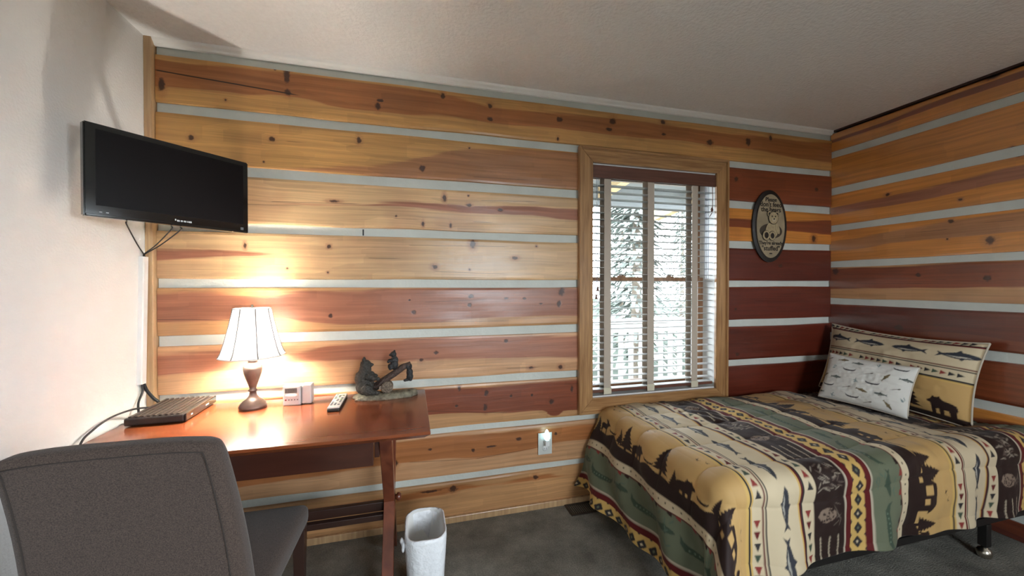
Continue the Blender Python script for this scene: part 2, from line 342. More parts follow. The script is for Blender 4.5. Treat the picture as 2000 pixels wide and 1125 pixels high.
RIGHT = [
 (2.425, 2.2925, [(1.211, 0.555, 0.849), (2.068, 0.464, 0.66)], [(1.316, 2.421, 0.028, 0.011)]),
 (2.2445, 2.024, [(1.208, 0.481, 0.494), (2.067, 0.558, 0.576)], [(1.25, 2.023, 0.009, 0.006)]),
 (1.9745, 1.751, [(1.207, 0.434, 0.761), (1.389, 0.398, 0.702), (1.733, 0.331, 0.622), (2.099, 0.327, 0.577)], [(1.779, 1.901, 0.013, 0.01), (1.438, 1.795, 0.009, 0.008), (1.221, 1.979, 0.022, 0.013)]),
 (1.7045, 1.484, [(1.205, 0.454, 0.925), (1.605, 0.444, 0.866), (2.097, 0.349, 0.689)], [(1.476, 1.679, 0.014, 0.013), (1.322, 1.551, 0.02, 0.024), (1.49, 1.578, 0.006, 0.007)]),
 (1.4405, 1.2155, [(1.203, 0.371, 1.0), (1.603, 0.358, 0.98), (2.096, 0.273, 0.953)], [(1.62, 1.374, 0.013, 0.014), (1.33, 1.35, 0.017, 0.018), (2.089, 1.411, 0.024, 0.026)]),
 (1.1735, 0.962, [(1.201, 0.27, 1.0), (1.383, 0.345, 1.0), (1.728, 0.208, 0.983), (2.094, 0.0, 0.936)], [(1.713, 1.041, 0.024, 0.02), (2.087, 1.194, 0.014, 0.027)]),
 (0.908, 0.69, [(1.198, 0.083, 0.977), (2.091, 0.0, 0.56)], []),
 (0.638, 0.415, [(1.196, 0.614, 0.848), (2.054, 0.0, 0.0)], []),
 (0.37, 0.14, [(1.194, 0.213, 0.891), (2.052, 0.0, 0.043)], []),
 (0.095, 0.0, [(1.191, 0.074, 0.347), (2.049, 0.0, 0.0)], []),
]

# ================================================================= ROOM SHELL
YB, XR, XL, YF, ZC = 2.12, 3.0, -1.1635, -2.0, 2.44
carpet, nt, b = new_mat('mottled_grey_carpet')
tc = nt.nodes.new('ShaderNodeTexCoord')
n1 = nt.nodes.new('ShaderNodeTexNoise'); n1.inputs['Scale'].default_value = 5; n1.inputs['Detail'].default_value = 6; n1.inputs['Roughness'].default_value = 0.65
n2 = nt.nodes.new('ShaderNodeTexNoise'); n2.inputs['Scale'].default_value = 160; n2.inputs['Detail'].default_value = 3
for n in (n1, n2): nt.links.new(tc.outputs['Object'], n.inputs['Vector'])
r = nt.nodes.new('ShaderNodeValToRGB'); r.color_ramp.elements[0].position = 0.32; r.color_ramp.elements[1].position = 0.68
r.color_ramp.elements[0].color = (0.15, 0.145, 0.125, 1); r.color_ramp.elements[1].color = (0.33, 0.315, 0.27, 1)
nt.links.new(n1.outputs['Fac'], r.inputs[0])
mx = nt.nodes.new('ShaderNodeMix'); mx.data_type = 'RGBA'; mx.blend_type = 'MULTIPLY'; mx.inputs[0].default_value = 0.7
r2 = nt.nodes.new('ShaderNodeValToRGB'); r2.color_ramp.elements[0].position = 0.3; r2.color_ramp.elements[0].color = (0.55, 0.55, 0.55, 1); r2.color_ramp.elements[1].position = 0.65
nt.links.new(n2.outputs['Fac'], r2.inputs[0]); nt.links.new(r.outputs[0], mx.inputs[6]); nt.links.new(r2.outputs[0], mx.inputs[7])
nt.links.new(mx.outputs[2], b.inputs['Base Color']); b.inputs['Roughness'].default_value = 0.95; b.inputs['Specular IOR Level'].default_value = 0.1
bp = nt.nodes.new('ShaderNodeBump'); bp.inputs['Strength'].default_value = 0.6; bp.inputs['Distance'].default_value = 0.01
nt.links.new(n2.outputs['Fac'], bp.inputs['Height']); nt.links.new(bp.outputs[0], b.inputs['Normal'])

def struct(o): return setp(o, kind='structure')
struct(box('floor', XL - .15, XR + .2, YF - .15, YB + .18, -0.12, 0.0, carpet))
struct(box('ceiling', XL - .15, XR + .2, YF - .15, YB + .18, ZC, ZC + .12, M['ceiling']))
struct(box('wall_left', XL - .14, XL, YF - .15, YB + .18, 0.0, ZC, M['drywall']))
def holed(name, x0, x1, y0, y1, z0, z1, hx0, hx1, hz0, hz1, mat):
    bm = bmesh.new()
    add_box(bm, x0, hx0, y0, y1, z0, z1); add_box(bm, hx1, x1, y0, y1, z0, z1)
    add_box(bm, hx0, hx1, y0, y1, z0, hz0); add_box(bm, hx0, hx1, y0, y1, hz1, z1)
    return struct(from_bm(name, bm, mat))
WX0, WX1, WZ0, WZ1 = 1.06, 1.968, 0.632, 2.045
wall_back = holed('wall_back', XL, XR, 2.145, 2.30, 0, ZC, WX0 - .02, WX1 + .02, WZ0 - .02, WZ1 + .02, M['chink'])
SY0, SY1, SZ0, SZ1 = -1.80, -0.30, 0.75, 2.10                                                 # opening for an added, unseen fill window behind the camera
bm = bmesh.new()
add_box(bm, XR + .025, XR + .2, YF, SY0, 0, ZC); add_box(bm, XR + .025, XR + .2, SY1, YB + .18, 0, ZC)
add_box(bm, XR + .025, XR + .2, SY0, SY1, 0, SZ0); add_box(bm, XR + .025, XR + .2, SY0, SY1, SZ1, ZC)
wall_right = struct(from_bm('wall_right', bm, M['chink']))
holed('wall_front', XL, XR + .025, YF - .15, YF, 0, ZC, 0.6, 1.8, 0.95, 2.05, M['drywall'])  # opening made for the added front fill window

# ----------------------------------------------------------------- hewn logs
def log_piece(parent, axis, u0, u1, zt, zb, mat, seed, ends=(0, 0)):
    n = max(12, int((u1 - u0) * 22)); us = np.linspace(u0, u1, n)
    e = 0.010
    k = np.linspace(0, 1, 7)
    prof = [(0.030, 0.0), (e, 0.0), (e * .35, .012)] + [(0.0, t) for t in np.linspace(.06, .94, 6)] + [(e * .35, .988), (e, 1.0), (0.030, 1.0)]
    V = []; F = []
    for i, uu in enumerate(us):
        wb = 0.0035 * float(vnoise(np.array([uu * 3.1]), np.array([seed * 1.7]), 3)[0]); wt = 0.0035 * float(vnoise(np.array([uu * 2.7]), np.array([seed * 2.3]), 5)[0])
        for j, (d, t) in enumerate(prof):
            z = (zb + wb) * (1 - t) + (zt + wt) * t
            dd = d
            if 2 < j < len(prof) - 3: dd = 0.0016 * (1 + float(vnoise(np.array([uu * 5.0 + j * .3]), np.array([t * 4 + seed]), 9)[0]))
            V.append((uu, 2.12 + dd, z) if axis == 0 else (3.0 + dd, uu, z))
    m_ = len(prof)
    for i in range(n - 1):
        for j in range(m_):
            a, b_ = i * m_ + j, i * m_ + (j + 1) % m_
            F.append((a, b_, b_ + m_, a + m_))
    F.append(tuple(range(m_))); F.append(tuple(range((n - 1) * m_, n * m_))[::-1])
    me = bpy.data.meshes.new('log'); me.from_pydata(V, [], F); me.update()
    bm = bmesh.new(); bm.from_mesh(me); bmesh.ops.recalc_face_normals(bm, faces=bm.faces); bm.to_mesh(me); bm.free()
    return link('log', me, mat, parent, False)

SAP = {'pale': (0.64, 0.40, 0.20), 'gold': (0.60, 0.31, 0.10), 'mid': (0.54, 0.28, 0.12), 'pink': (0.55, 0.30, 0.15), 'red': (0.18, 0.034, 0.011), 'orange': (0.66, 0.25, 0.048)}
HRT = {'rust': (0.40, 0.145, 0.045), 'rose': (0.35, 0.13, 0.068), 'deep': (0.23, 0.055, 0.020), 'brown': (0.42, 0.18, 0.070), 'red': (0.115, 0.018, 0.008)}
TONE = [('gold', 'rust'), ('gold', 'brown'), ('pale', 'rose'), ('pale', 'rose'), ('mid', 'rose'), ('pink', 'rose'), ('mid', 'deep'), ('pink', 'rust'), ('mid', 'rust')]
TONE_R = [None, ('red', 'deep'), ('orange', 'deep'), ('red', 'red'), ('red', 'red'), ('red', 'red'), ('red', 'red'), None, None]
CR_B = {1: [(0.341, 1.918, 0.686, 1.922, 0.002), (-0.592, 2.025, -0.5, 2.026, 0.002), (-0.309, 2.028, -0.222, 2.034, 0.002)], 2: [(-0.66, 1.724, -0.24, 1.735, 0.0025), (-0.083, 1.665, 0.076, 1.666, 0.002), (0.384, 1.789, 0.733, 1.8, 0.002), (0.341, 1.667, 0.473, 1.666, 0.002), (-0.792, 1.703, -0.501, 1.711, 0.002)],
        3: [(-0.005, 1.526, 0.563, 1.532, 0.002), (-0.212, 1.454, -0.032, 1.454, 0.002), (0.13, 1.387, 0.563, 1.373, 0.002)], 4: [(-0.213, 1.111, 0.563, 1.108, 0.002), (-1.144, 1.155, -0.686, 1.136, 0.002), (0.075, 1.22, 0.443, 1.23, 0.002)],
        5: [(-0.006, 1.018, 0.355, 1.007, 0.002), (0.533, 0.833, 0.75, 0.829, 0.002)], 6: [(0.073, 0.627, 0.563, 0.577, 0.002)], 7: [(0.354, 0.334, 0.75, 0.36, 0.002), (-0.008, 0.358, 0.354, 0.331, 0.002)], 0: [(-1.13, 2.30, -0.52, 2.259, 0.004)]}
CR_R = {3: [(1.49, 1.634, 1.654, 1.635, 0.002), (1.238, 1.647, 1.386, 1.651, 0.002)], 4: [(1.492, 1.344, 1.579, 1.348, 0.002), (1.602, 1.321, 1.69, 1.321, 0.002)], 5: [(1.343, 1.09, 1.464, 1.089, 0.002), (1.454, 1.136, 1.625, 1.132, 0.002)]}
ULEFT = XL + 0.032
for i, (zt, zb, ht, kn) in enumerate(BACK):
    cr = CR_B.get(i, [])
    s, h = TONE[i]
    if i in (0, 7, 8):
        mt = log_material('pine_log', 0, ULEFT, XR, zt, zb, ht, kn, SAP[s], HRT[h], cr, seed=i * 3.7 + 1)
        log_piece(wall_back, 0, ULEFT, XR, zt, zb, mt, i + 1)
    else:
        mt = log_material('pine_log', 0, ULEFT, XR, zt, zb, ht, [k for k in kn if k[0] < 1.1], SAP[s], HRT[h], cr, seed=i * 3.7 + 1)
        log_piece(wall_back, 0, ULEFT, 0.985, zt, zb, mt, i + 1)
        s, h = TONE_R[i]
        mt = log_material('dim_red_pine_log', 0, ULEFT, XR, zt, zb, ht, [k for k in kn if k[0] > 1.9], SAP[s], HRT[h], (), seed=i * 3.7 + 2)  # dark red also carries the dim light right of the window
        log_piece(wall_back, 0, 2.045, XR, zt, zb, mt, i + 11)
TONE_W = [('orange', 'deep'), ('orange', 'deep'), ('orange', 'rose'), ('orange', 'brown'), ('mid', 'deep'), ('red', 'red'), ('red', 'deep'), ('orange', 'deep'), ('red', 'deep'), ('red', 'red')]
for i, (zt, zb, ht, kn) in enumerate(RIGHT):
    s, h = TONE_W[i]
    mt = log_material('pine_log_side', 1, YF, YB, zt, zb, ht, kn, SAP[s], HRT[h], CR_R.get(i, ()), seed=i * 2.9 + 50, rough=0.30, coat=1.0, cior=2.0)
    if zb < SZ1 and zt > SZ0:
        log_piece(wall_right, 1, SY1, YB + .01, zt, zb, mt, i + 31); log_piece(wall_right, 1, YF, SY0, zt, zb, mt, i + 51)
    else: log_piece(wall_right, 1, YF, YB + .01, zt, zb, mt, i + 31)
# ----------------------------------------------------------------- chinking strips between the logs
def chink(parent, axis, u0, u1, z0, z1):
    if axis == 0: box('chinking', u0, u1, 2.135, 2.148, z0, z1, M['chink'], parent)
    else: box('chinking', XR + .013, XR + .028, u0, u1, z0, z1, M['chink'], parent)
zs = [ZC] + [v for t in BACK for v in t[:2]]
for k in range(0, len(zs) - 1, 2):
    hi, lo = zs[k] + .004, zs[k + 1] - .004
    if k in (0, 14, 16): chink(wall_back, 0, ULEFT, XR, lo, min(hi, ZC))
    else:
        chink(wall_back, 0, ULEFT, 0.985, lo, hi); chink(wall_back, 0, 2.045, XR, lo, hi)
zs = [ZC] + [v for t in RIGHT for v in t[:2]]
for k in range(2, len(zs) - 1, 2):
    if zs[k + 1] < SZ1 and zs[k] > SZ0:
        chink(wall_right, 1, SY1, YB + .01, zs[k + 1] - .004, zs[k] + .004); chink(wall_right, 1, YF, SY0, zs[k + 1] - .004, zs[k] + .004)
    else: chink(wall_right, 1, YF, YB + .01, zs[k + 1] - .004, zs[k] + .004)

box('chink_gap', -.243, -.236, 2.1342, 2.1352, 1.572, 1.604, M['black'], wall_back)
# ----------------------------------------------------------------- trim
struct(box('trim_1', XL, XL + .030, 2.098, 2.147, 0, ZC, M['pinetrim'], bevel=.003))            # corner post
bm = bmesh.new()
for i in range(6):
    pass
prof = [(2.131, 2.412), (2.119, 2.414), (2.114, 2.422), (2.104, 2.430), (2.098, 2.44), (2.131, 2.44)]
va = [bm.verts.new((XL + .030, y, z)) for y, z in prof]; vb = [bm.verts.new((XR, y, z)) for y, z in prof]
for j in range(6): bm.faces.new((va[j], va[(j + 1) % 6], vb[(j + 1) % 6], vb[j]))
bm.faces.new(va); bm.faces.new(vb)
struct(from_bm('trim_2', bm, M['mould']))                                                     # ceiling moulding
struct(box('baseboard_back', XL + .030, XR, 2.103, 2.121, 0, 0.036, M['pinetrim'], bevel=.003))
struct(box('trim_3', XR - .012, XR + .02, YF, 2.10, 2.428, ZC, M['darkleg']))                  # dark strip over the side logs

# ----------------------------------------------------------------- window_1
def mitre(name, x0, x1, z0, z1, wd, y0, y1, parent, bev=0.003):
    I = (x0 + wd, x1 - wd, z0 + wd, z1 - wd)
    for pts, mt in (([(x0, z0), (x0, z1), (I[0], I[3]), (I[0], I[2])], 'oak'), ([(x1, z0), (I[1], I[2]), (I[1], I[3]), (x1, z1)], 'oak'),
                    ([(x0, z1), (x1, z1), (I[1], I[3]), (I[0], I[3])], 'oakx'), ([(x0, z0), (I[0], I[2]), (I[1], I[2]), (x1, z0)], 'oakx')):
        bm = bmesh.new(); A = [bm.verts.new((x, y0, z)) for x, z in pts]; B = [bm.verts.new((x, y1, z)) for x, z in pts]
        for j in range(4): bm.faces.new((A[j], A[(j + 1) % 4], B[(j + 1) % 4], B[j]))
        bm.faces.new(A); bm.faces.new(B)
        bmesh.ops.bevel(bm, geom=bm.edges[:], offset=bev, segments=2, affect='EDGES')
        from_bm(name, bm, M[mt], parent)
pane_m, nt, b = new_mat('window_glass'); nt.nodes.remove(b)
tr = nt.nodes.new('ShaderNodeBsdfTransparent'); gl = nt.nodes.new('ShaderNodeBsdfGlossy'); gl.inputs['Roughness'].default_value = 0.02
fr = nt.nodes.new('ShaderNodeFresnel'); fr.inputs[0].default_value = 1.3; mxs = nt.nodes.new('ShaderNodeMixShader')
nt.links.new(fr.outputs[0], mxs.inputs[0]); nt.links.new(tr.outputs[0], mxs.inputs[1]); nt.links.new(gl.outputs[0], mxs.inputs[2])
nt.links.new(mxs.outputs[0], nt.nodes['Material Output'].inputs[0])
bm = bmesh.new()
add_box(bm, WX0 - .02, WX0, 2.122, 2.30, WZ0 - .02, WZ1 + .02); add_box(bm, WX1, WX1 + .02, 2.122, 2.30, WZ0 - .02, WZ1 + .02)
add_box(bm, WX0, WX1, 2.122, 2.30, WZ1, WZ1 + .02); add_box(bm, WX0, WX1, 2.122, 2.30, WZ0 - .02, WZ0)
window = struct(from_bm('window_1', bm, M['white']))
mitre('casing', 0.984, 2.044, 0.545, 2.132, 0.080, 2.100, 2.122, window)
mitre('backband', 0.972, 2.056, 0.533, 2.144, 0.018, 2.090, 2.122, window)
sash_m = grain('brown_sash_wood', (0.16, 0.075, 0.035), (0.28, 0.14, 0.07), 2, 4, 14)
def sash(name, y0, y1, z0, z1, bot, top):
    bm = bmesh.new(); s = .042
    add_box(bm, WX0, WX0 + s, y0, y1, z0, z1); add_box(bm, WX1 - s, WX1, y0, y1, z0, z1)
    add_box(bm, WX0 + s, WX1 - s, y0, y1, z0, z0 + bot); add_box(bm, WX0 + s, WX1 - s, y0, y1, z1 - top, z1)
    f = from_bm(name, bm, sash_m, window)
    box('pane', WX0 + s, WX1 - s, (y0 + y1) / 2 - .002, (y0 + y1) / 2 + .002, z0 + bot, z1 - top, pane_m, f)
    return f
lower = sash('lower_sash', 2.228, 2.256, WZ0, 1.362, .055, .026)
sash('upper_sash', 2.260, 2.288, 1.338, WZ1, .026, .045)
for x in (1.33, 1.70):
    bm = bmesh.new(); add_box(bm, x - .03, x + .03, 2.226, 2.252, 1.362, 1.372); add_lathe(bm, [(0, .008), (.014, .008), (.014, .022), (0, .026)], 12, (x, 2.238, 1.362)); add_box(bm, x, x + .034, 2.232, 2.244, 1.374, 1.384)
    from_bm('sash_lock', bm, sash_m, lower)
# unseen side window, added behind the camera to light the white wall
bm = bmesh.new()
for a in ((SY0, SY0 + .04, SZ0, SZ1), (SY1 - .04, SY1, SZ0, SZ1), (SY0 + .04, SY1 - .04, SZ0, SZ0 + .04), (SY0 + .04, SY1 - .04, SZ1 - .04, SZ1), (-1.07, -1.03, SZ0 + .04, SZ1 - .04)):
    add_box(bm, XR + .06, XR + .12, a[0], a[1], a[2], a[3])
w2 = struct(from_bm('added_side_window', bm, M['white']))
box('pane', XR + .088, XR + .092, SY0 + .04, SY1 - .04, SZ0 + .04, SZ1 - .04, pane_m, w2)

bm = bmesh.new()
for a in ((0.6, 0.64, .95, 2.05), (1.76, 1.8, .95, 2.05), (.64, 1.76, .95, .99), (.64, 1.76, 2.01, 2.05), (1.18, 1.22, .99, 2.01)):
    add_box(bm, a[0], a[1], YF - .10, YF - .04, a[2], a[3])
w3 = struct(from_bm('added_front_window', bm, M['white']))  # invented front window, out of view, added for daylight fill
box('pane', .64, 1.76, YF - .072, YF - .068, .99, 2.01, pane_m, w3)

# ----------------------------------------------------------------- outside, seen through the slats
M['snow'] = plain('pale_ground', (0.034, 0.040, 0.034), 1.0, spec=0.0, noise=0.5, nscale=1.2)
M['porchwood'] = grain('pale_porch_boards', (0.45, 0.40, 0.33), (0.6, 0.55, 0.47), 0, 3, 10, 0.6, 0)
M['beam'] = grain('yellow_porch_beam', (0.5, 0.36, 0.2), (0.66, 0.5, 0.3), 1, 3, 10, 0.6, 0)
M['railing'] = plain('white_railing_paint', (0.30, 0.305, 0.305), 0.6)
M['soffit'] = plain('grey_porch_ceiling', (0.2, 0.215, 0.23), 0.8)
struct(box('ground', -30, 60, -40, 60, -1.3, -1.1, M['snow']))
pf = setp(box('porch_floor', -1.5, 9.0, 2.32, 4.12, -0.22, -0.12, M['porchwood']), kind='structure')
rail = thing('porch_railing', (0, 4.0, -.12), 'white wooden porch railing with square balusters outside the window', 'railing')
box('top_rail', -1.4, 8.9, -.05, .05, .98, 1.03, M['railing'], rail, .004); box('top_board', -1.4, 8.9, -.02, .02, .87, .97, M['railing'], rail, .003)
box('bottom_rail', -1.4, 8.9, -.02, .02, .08, .16, M['railing'], rail, .003)
bal = None
for k in range(46):
    x = 0.9 + k * 0.135
    if bal is None: bal = box('baluster', -.02, .02, -.02, .02, .16, .87, M['railing'], rail); bal.location.x = x
    else:
        c = bal.copy(); COL.objects.link(c); c.parent = rail; c.location.x = x
roof = thing('porch_roof', (0, 2.32, 2.62), 'grey porch ceiling with yellow wooden beams beyond the window', 'porch roof')
bm = bmesh.new(); add_box(bm, -1.5, 9.0, 0, 2.2, 0, .06); 
for v in bm.verts: v.co.z -= v.co.y * 0.12
from_bm('soffit', bm, M['soffit'], roof)
box('fascia', -1.5, 9.0, 1.62, 1.72, -.40, -.20, M['soffit'], roof)
for x in (0.9, 2.1, 3.3, 4.5, 5.7):
    bm = bmesh.new(); add_box(bm, x - .05, x + .05, 0, 2.3, -.14, 0)
    for v in bm.verts: v.co.z -= v.co.y * 0.12
    from_bm('beam', bm, M['beam'], roof)
leafm = plain('pale_conifer_needles', (0.16, 0.178, 0.162), 0.9, spec=0.05, noise=0.35, nscale=3)
bark = plain('grey_bark', (0.16, 0.13, 0.10), 0.9, noise=0.3, nscale=20)
TREES = [(4.9, 7.6, 6.5, 1.4, 'tall conifer with drooping boughs close beyond the porch railing'), (8.2, 8.8, 5.2, 1.3, 'shorter conifer with pale boughs beside the tall one beyond the railing'),
         (4.6, 11.2, 7.5, 1.6, 'tall slim conifer standing behind the porch, before the pale woods'), (11.2, 12.8, 9.0, 2.0, 'broad tall conifer far beyond the porch railing'),
         (7.9, 13.2, 8.0, 1.9, 'distant conifer seen between the nearer trees outside'), (14.5, 18, 9.0, 2.4, 'farthest conifer at the edge of the woods outside')]
for (tx, ty, hh, rr, lab) in TREES:
    t = thing('conifer_tree', (tx, ty, -1.1), lab, 'tree', 'trees beyond the porch')
    tube('trunk', [(0, 0, 0), (0.03, 0, hh * .5), (0, 0, hh * .98)], [.14, .09, .02], bark, t, 8)
    V = []; F = []
    for k in range(2600):
        f = random.random() ** 0.8; z = hh * (0.12 + 0.86 * f); a = random.random() * 2 * PI; tier = (z * 2.2) % 1.0
        rad = rr * (1 - f) ** 0.85 * (0.55 + 0.45 * (1 - tier)) * random.uniform(0.25, 1.0) + 0.03
        p = Vector((rad * math.cos(a), rad * math.sin(a), z - 0.25 * rad)); d = Vector((math.cos(a), math.sin(a), -0.55 + random.uniform(-.3, .3))).normalized()
        s = d.cross(Vector((0, 0, 1))).normalized() * random.uniform(.035, .07); ln = random.uniform(.15, .32)
        i = len(V); V += [p - s, p + s, p + d * ln + s * .3, p + d * ln - s * .3]; F.append((i, i + 1, i + 2, i + 3))
    me = bpy.data.meshes.new('foliage'); me.from_pydata(V, [], F); me.update(); link('foliage', me, leafm, t)

# ================================================================= WINDOW BLIND
M['slat'] = plain('white_slat', (0.42, 0.415, 0.40), 0.5)
M['valance'] = grain('brown_valance', (0.10, 0.038, 0.024), (0.15, 0.06, 0.038), 0, 4, 14, 0.4, 0.1)
M['tape'] = plain('beige_ladder_tape', (0.50, 0.42, 0.34), 0.9, bump=0.2, bscale=600)
M['cordm'] = plain('pale_blue_cord', (0.25, 0.30, 0.40), 0.8)
blind = thing('window_blind', (1.514, 2.155, WZ0 + .002), 'white slatted window blind with brown valance and beige ladder tapes', 'blind')
box('valance', -.452, .452, -.046, -.030, 1.330, 1.408, M['valance'], blind, .004)
box('headrail', -.446, .446, -.022, .024, 1.350, 1.404, M['valance'], blind, .002)
sl = None
for k in range(30):
    z = 0.062 + k * 0.0425
    if sl is None:
        bm = bmesh.new(); n = 6
        A = [[bm.verts.new((x, -.025 + .05 * i / n, .0025 * math.sin(PI * i / n) + dz)) for i in range(n + 1)] for x in (-.444, .444) for dz in (0, .0028)]
        for i in range(n):
            bm.faces.new((A[0][i], A[0][i + 1], A[2][i + 1], A[2][i])); bm.faces.new((A[1][i], A[3][i], A[3][i + 1], A[1][i + 1]))
        for i in (0, n): bm.faces.new((A[0][i], A[2][i], A[3][i], A[1][i]))
        sl = from_bm('slat', bm, M['slat'], blind); sl.location.z = z
    else:
        c = sl.copy(); COL.objects.link(c); c.parent = blind; c.location.z = z
box('bottom_rail', -.446, .446, -.027, .027, .014, .032, M['valance'], blind, .004)
box('rail_top', -.444, .444, -.024, .024, .0325, .0345, M['slat'], blind)
for x in (-.340, -.034, .297):
    for y in (-.031, .0275):
        t = box('ladder_tape', x - .023, x + .023, y, y + .0016, .012, 1.350, M['tape'], blind)
    box('tape_clip', x - .026, x + .026, -.036, -.0325, .004, .046, plain('cream_clip', (.62, .56, .42), .5), blind, .001)
for x in (.375, .388, .401): tube('lift_cord', [(x, -.034, 1.345), (x, -.034, .72)], .0016, M['cordm'], blind, 6)
tube('lift_cord', [(.43, -.036, 1.345), (.428, -.038, 1.18), (.405, -.038, 1.13)], .0022, M['valance'], blind, 6, 6)
lathe('cord_knot', [(0, 0), (.007, .004), (.009, .014), (.005, .024), (0, .03)], M['valance'], blind, 12, (.424, -.038, 1.165))
for x, zb_ in ((-.408, .648), (-.418, .600)):
    tube('tilt_cord', [(x, -.034, 1.345), (x, -.034, zb_ + .02)], .0013, M['cordm'], blind, 6)
    lathe('tassel', [(0, 0), (.008, 0), (.0085, .006), (.005, .016), (.006, .026), (0, .03)], M['valance'], blind, 12, (x, -.034, zb_ - .008))

# ================================================================= DESK
DZ = 0.757
M['apron'] = grain('shade_dark_cherry_apron', (.035, .010, .006), (.06, .018, .010), 0, 2, 9, .3, .3, .02)  # cherry darkened in colour to hold the shade under the desk top
desk = thing('writing_desk', (-.52, 1.78, 0), 'cherry wood writing desk with crossed legs and one shallow drawer', 'desk')
bm = bmesh.new()
X0, X1, Y0, Y1 = -.595, .592, -.305, .300
lv = [(.012, -.026, 1), (0, -.012, 0), (0, 0, 0)]
rings = [[bm.verts.new((x, y, z)) for x, y in ((X0 + i, Y0 + i), (X1 - i, Y0 + i), (X1 - i, Y1), (X0 + i, Y1))] for i, z in ((.022, DZ - .028), (.002, DZ - .012), (0, DZ - .010), (0, DZ - .002), (.002, DZ))]
for a, b_ in zip(rings, rings[1:]):
    for k in range(4): bm.faces.new((a[k], a[(k + 1) % 4], b_[(k + 1) % 4], b_[k]))
bm.faces.new(rings[0]); bm.faces.new(rings[-1])
from_bm('desk_top', bm, M['cherry'], desk)
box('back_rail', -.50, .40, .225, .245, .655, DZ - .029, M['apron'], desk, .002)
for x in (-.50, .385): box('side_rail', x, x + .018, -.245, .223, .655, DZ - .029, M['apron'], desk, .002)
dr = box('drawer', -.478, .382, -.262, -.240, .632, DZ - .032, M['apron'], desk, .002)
box('drawer_box', -.47, .37, -.239, .18, .66, .72, M['darkleg'], dr)
def xleg(x0, sgn, parent):
    """one board of the crossed trestle, from top front to bottom back (sgn=1) or the other way"""
    bm = bmesh.new(); top = (-.245 * sgn, DZ - .029); bot = (.245 * sgn, 0.0); w_ = .034
    pts = [(top[0] - w_, top[1]), (top[0] + w_, top[1]), (bot[0] + w_, bot[1]), (bot[0] - w_, bot[1])]
    A = [bm.verts.new((x0, y, z)) for y, z in pts]; B = [bm.verts.new((x0 + .046, y, z)) for y, z in pts]
    for j in range(4): bm.faces.new((A[j], A[(j + 1) % 4], B[(j + 1) % 4], B[j]))
    bm.faces.new(A); bm.faces.new(B); bmesh.ops.bevel(bm, geom=bm.edges[:], offset=.002, segments=1, affect='EDGES')
    return from_bm('leg', bm, M['cherryz'], parent)
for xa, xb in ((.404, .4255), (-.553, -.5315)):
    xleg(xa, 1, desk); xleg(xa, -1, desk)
    lathe('bolt_knob', [(0, 0), (.010, 0), (.010, .006), (.017, .010), (.018, .018), (.012, .026), (0, .028)], M['cherryz'], desk, 16,
          M=Matrix.Translation((xb + .0243, 0, .364)) @ Matrix.Rotation(PI / 2, 4, 'Y'))
box('stretcher', -.506, .404, -.012, .012, .315, .355, M['darkleg'], desk, .003)
box('stretcher', -.505, .403, -.045, -.018, .292, .318, M['darkleg'], desk, .003)

# ================================================================= CHAIR
chair = thing('dining_chair', (-.605, 1.38, 0), 'taupe upholstered high-back chair pulled up to the desk', 'chair')
fab, nt, b = new_mat('taupe_woven_fabric')
tc = nt.nodes.new('ShaderNodeTexCoord'); nz = nt.nodes.new('ShaderNodeTexNoise'); nz.inputs['Scale'].default_value = 420; nz.inputs['Detail'].default_value = 2
nt.links.new(tc.outputs['Object'], nz.inputs['Vector'])
rp = nt.nodes.new('ShaderNodeValToRGB'); rp.color_ramp.elements[0].position = .3; rp.color_ramp.elements[1].position = .7
rp.color_ramp.elements[0].color = (.040, .028, .023, 1); rp.color_ramp.elements[1].color = (.098, .070, .057, 1)
nt.links.new(nz.outputs['Fac'], rp.inputs[0]); nt.links.new(rp.outputs[0], b.inputs['Base Color'])
b.inputs['Roughness'].default_value = .95; b.inputs['Sheen Weight'].default_value = .15; b.inputs['Specular IOR Level'].default_value = .15
bp = nt.nodes.new('ShaderNodeBump'); bp.inputs['Strength'].default_value = .3; bp.inputs['Distance'].default_value = .002
nt.links.new(nz.outputs['Fac'], bp.inputs['Height']); nt.links.new(bp.outputs[0], b.inputs['Normal'])
def cushion(name, nx, ny, nz_, f, mat, parent, bev, seg=3):
    """box of (nx,ny,nz) cells shaped by f(u,v,w), u,v,w in 0..1, edges rounded"""
    bm = bmesh.new(); add_box(bm, 0, 1, 0, 1, 0, 1)
    bmesh.ops.subdivide_edges(bm, edges=bm.edges[:], cuts=1)
    bm.free(); bm = bmesh.new()
    V = {}
    def vert(i, j, k):
        if (i, j, k) not in V: V[(i, j, k)] = bm.verts.new(f(i / nx, j / ny, k / nz_))
        return V[(i, j, k)]
    for i in range(nx):
        for j in range(ny):
            for k in (0, nz_): bm.faces.new([vert(*q) for q in ((i, j, k), (i + 1, j, k), (i + 1, j + 1, k), (i, j + 1, k))])
    for i in range(nx):
        for k in range(nz_):
            for j in (0, ny): bm.faces.new([vert(*q) for q in ((i, j, k), (i + 1, j, k), (i + 1, j, k + 1), (i, j, k + 1))])
    for j in range(ny):
        for k in range(nz_):
            for i in (0, nx): bm.faces.new([vert(*q) for q in ((i, j, k), (i, j + 1, k), (i, j + 1, k + 1), (i, j, k + 1))])
    bmesh.ops.recalc_face_normals(bm, faces=bm.faces); bm.normal_update()
    sharp = [e for e in bm.edges if len(e.link_faces) == 2 and e.calc_face_angle() > .9]
    bmesh.ops.bevel(bm, geom=sharp, offset=bev, segments=seg, affect='EDGES', profile=.55)
    return from_bm(name, bm, mat, parent, True)
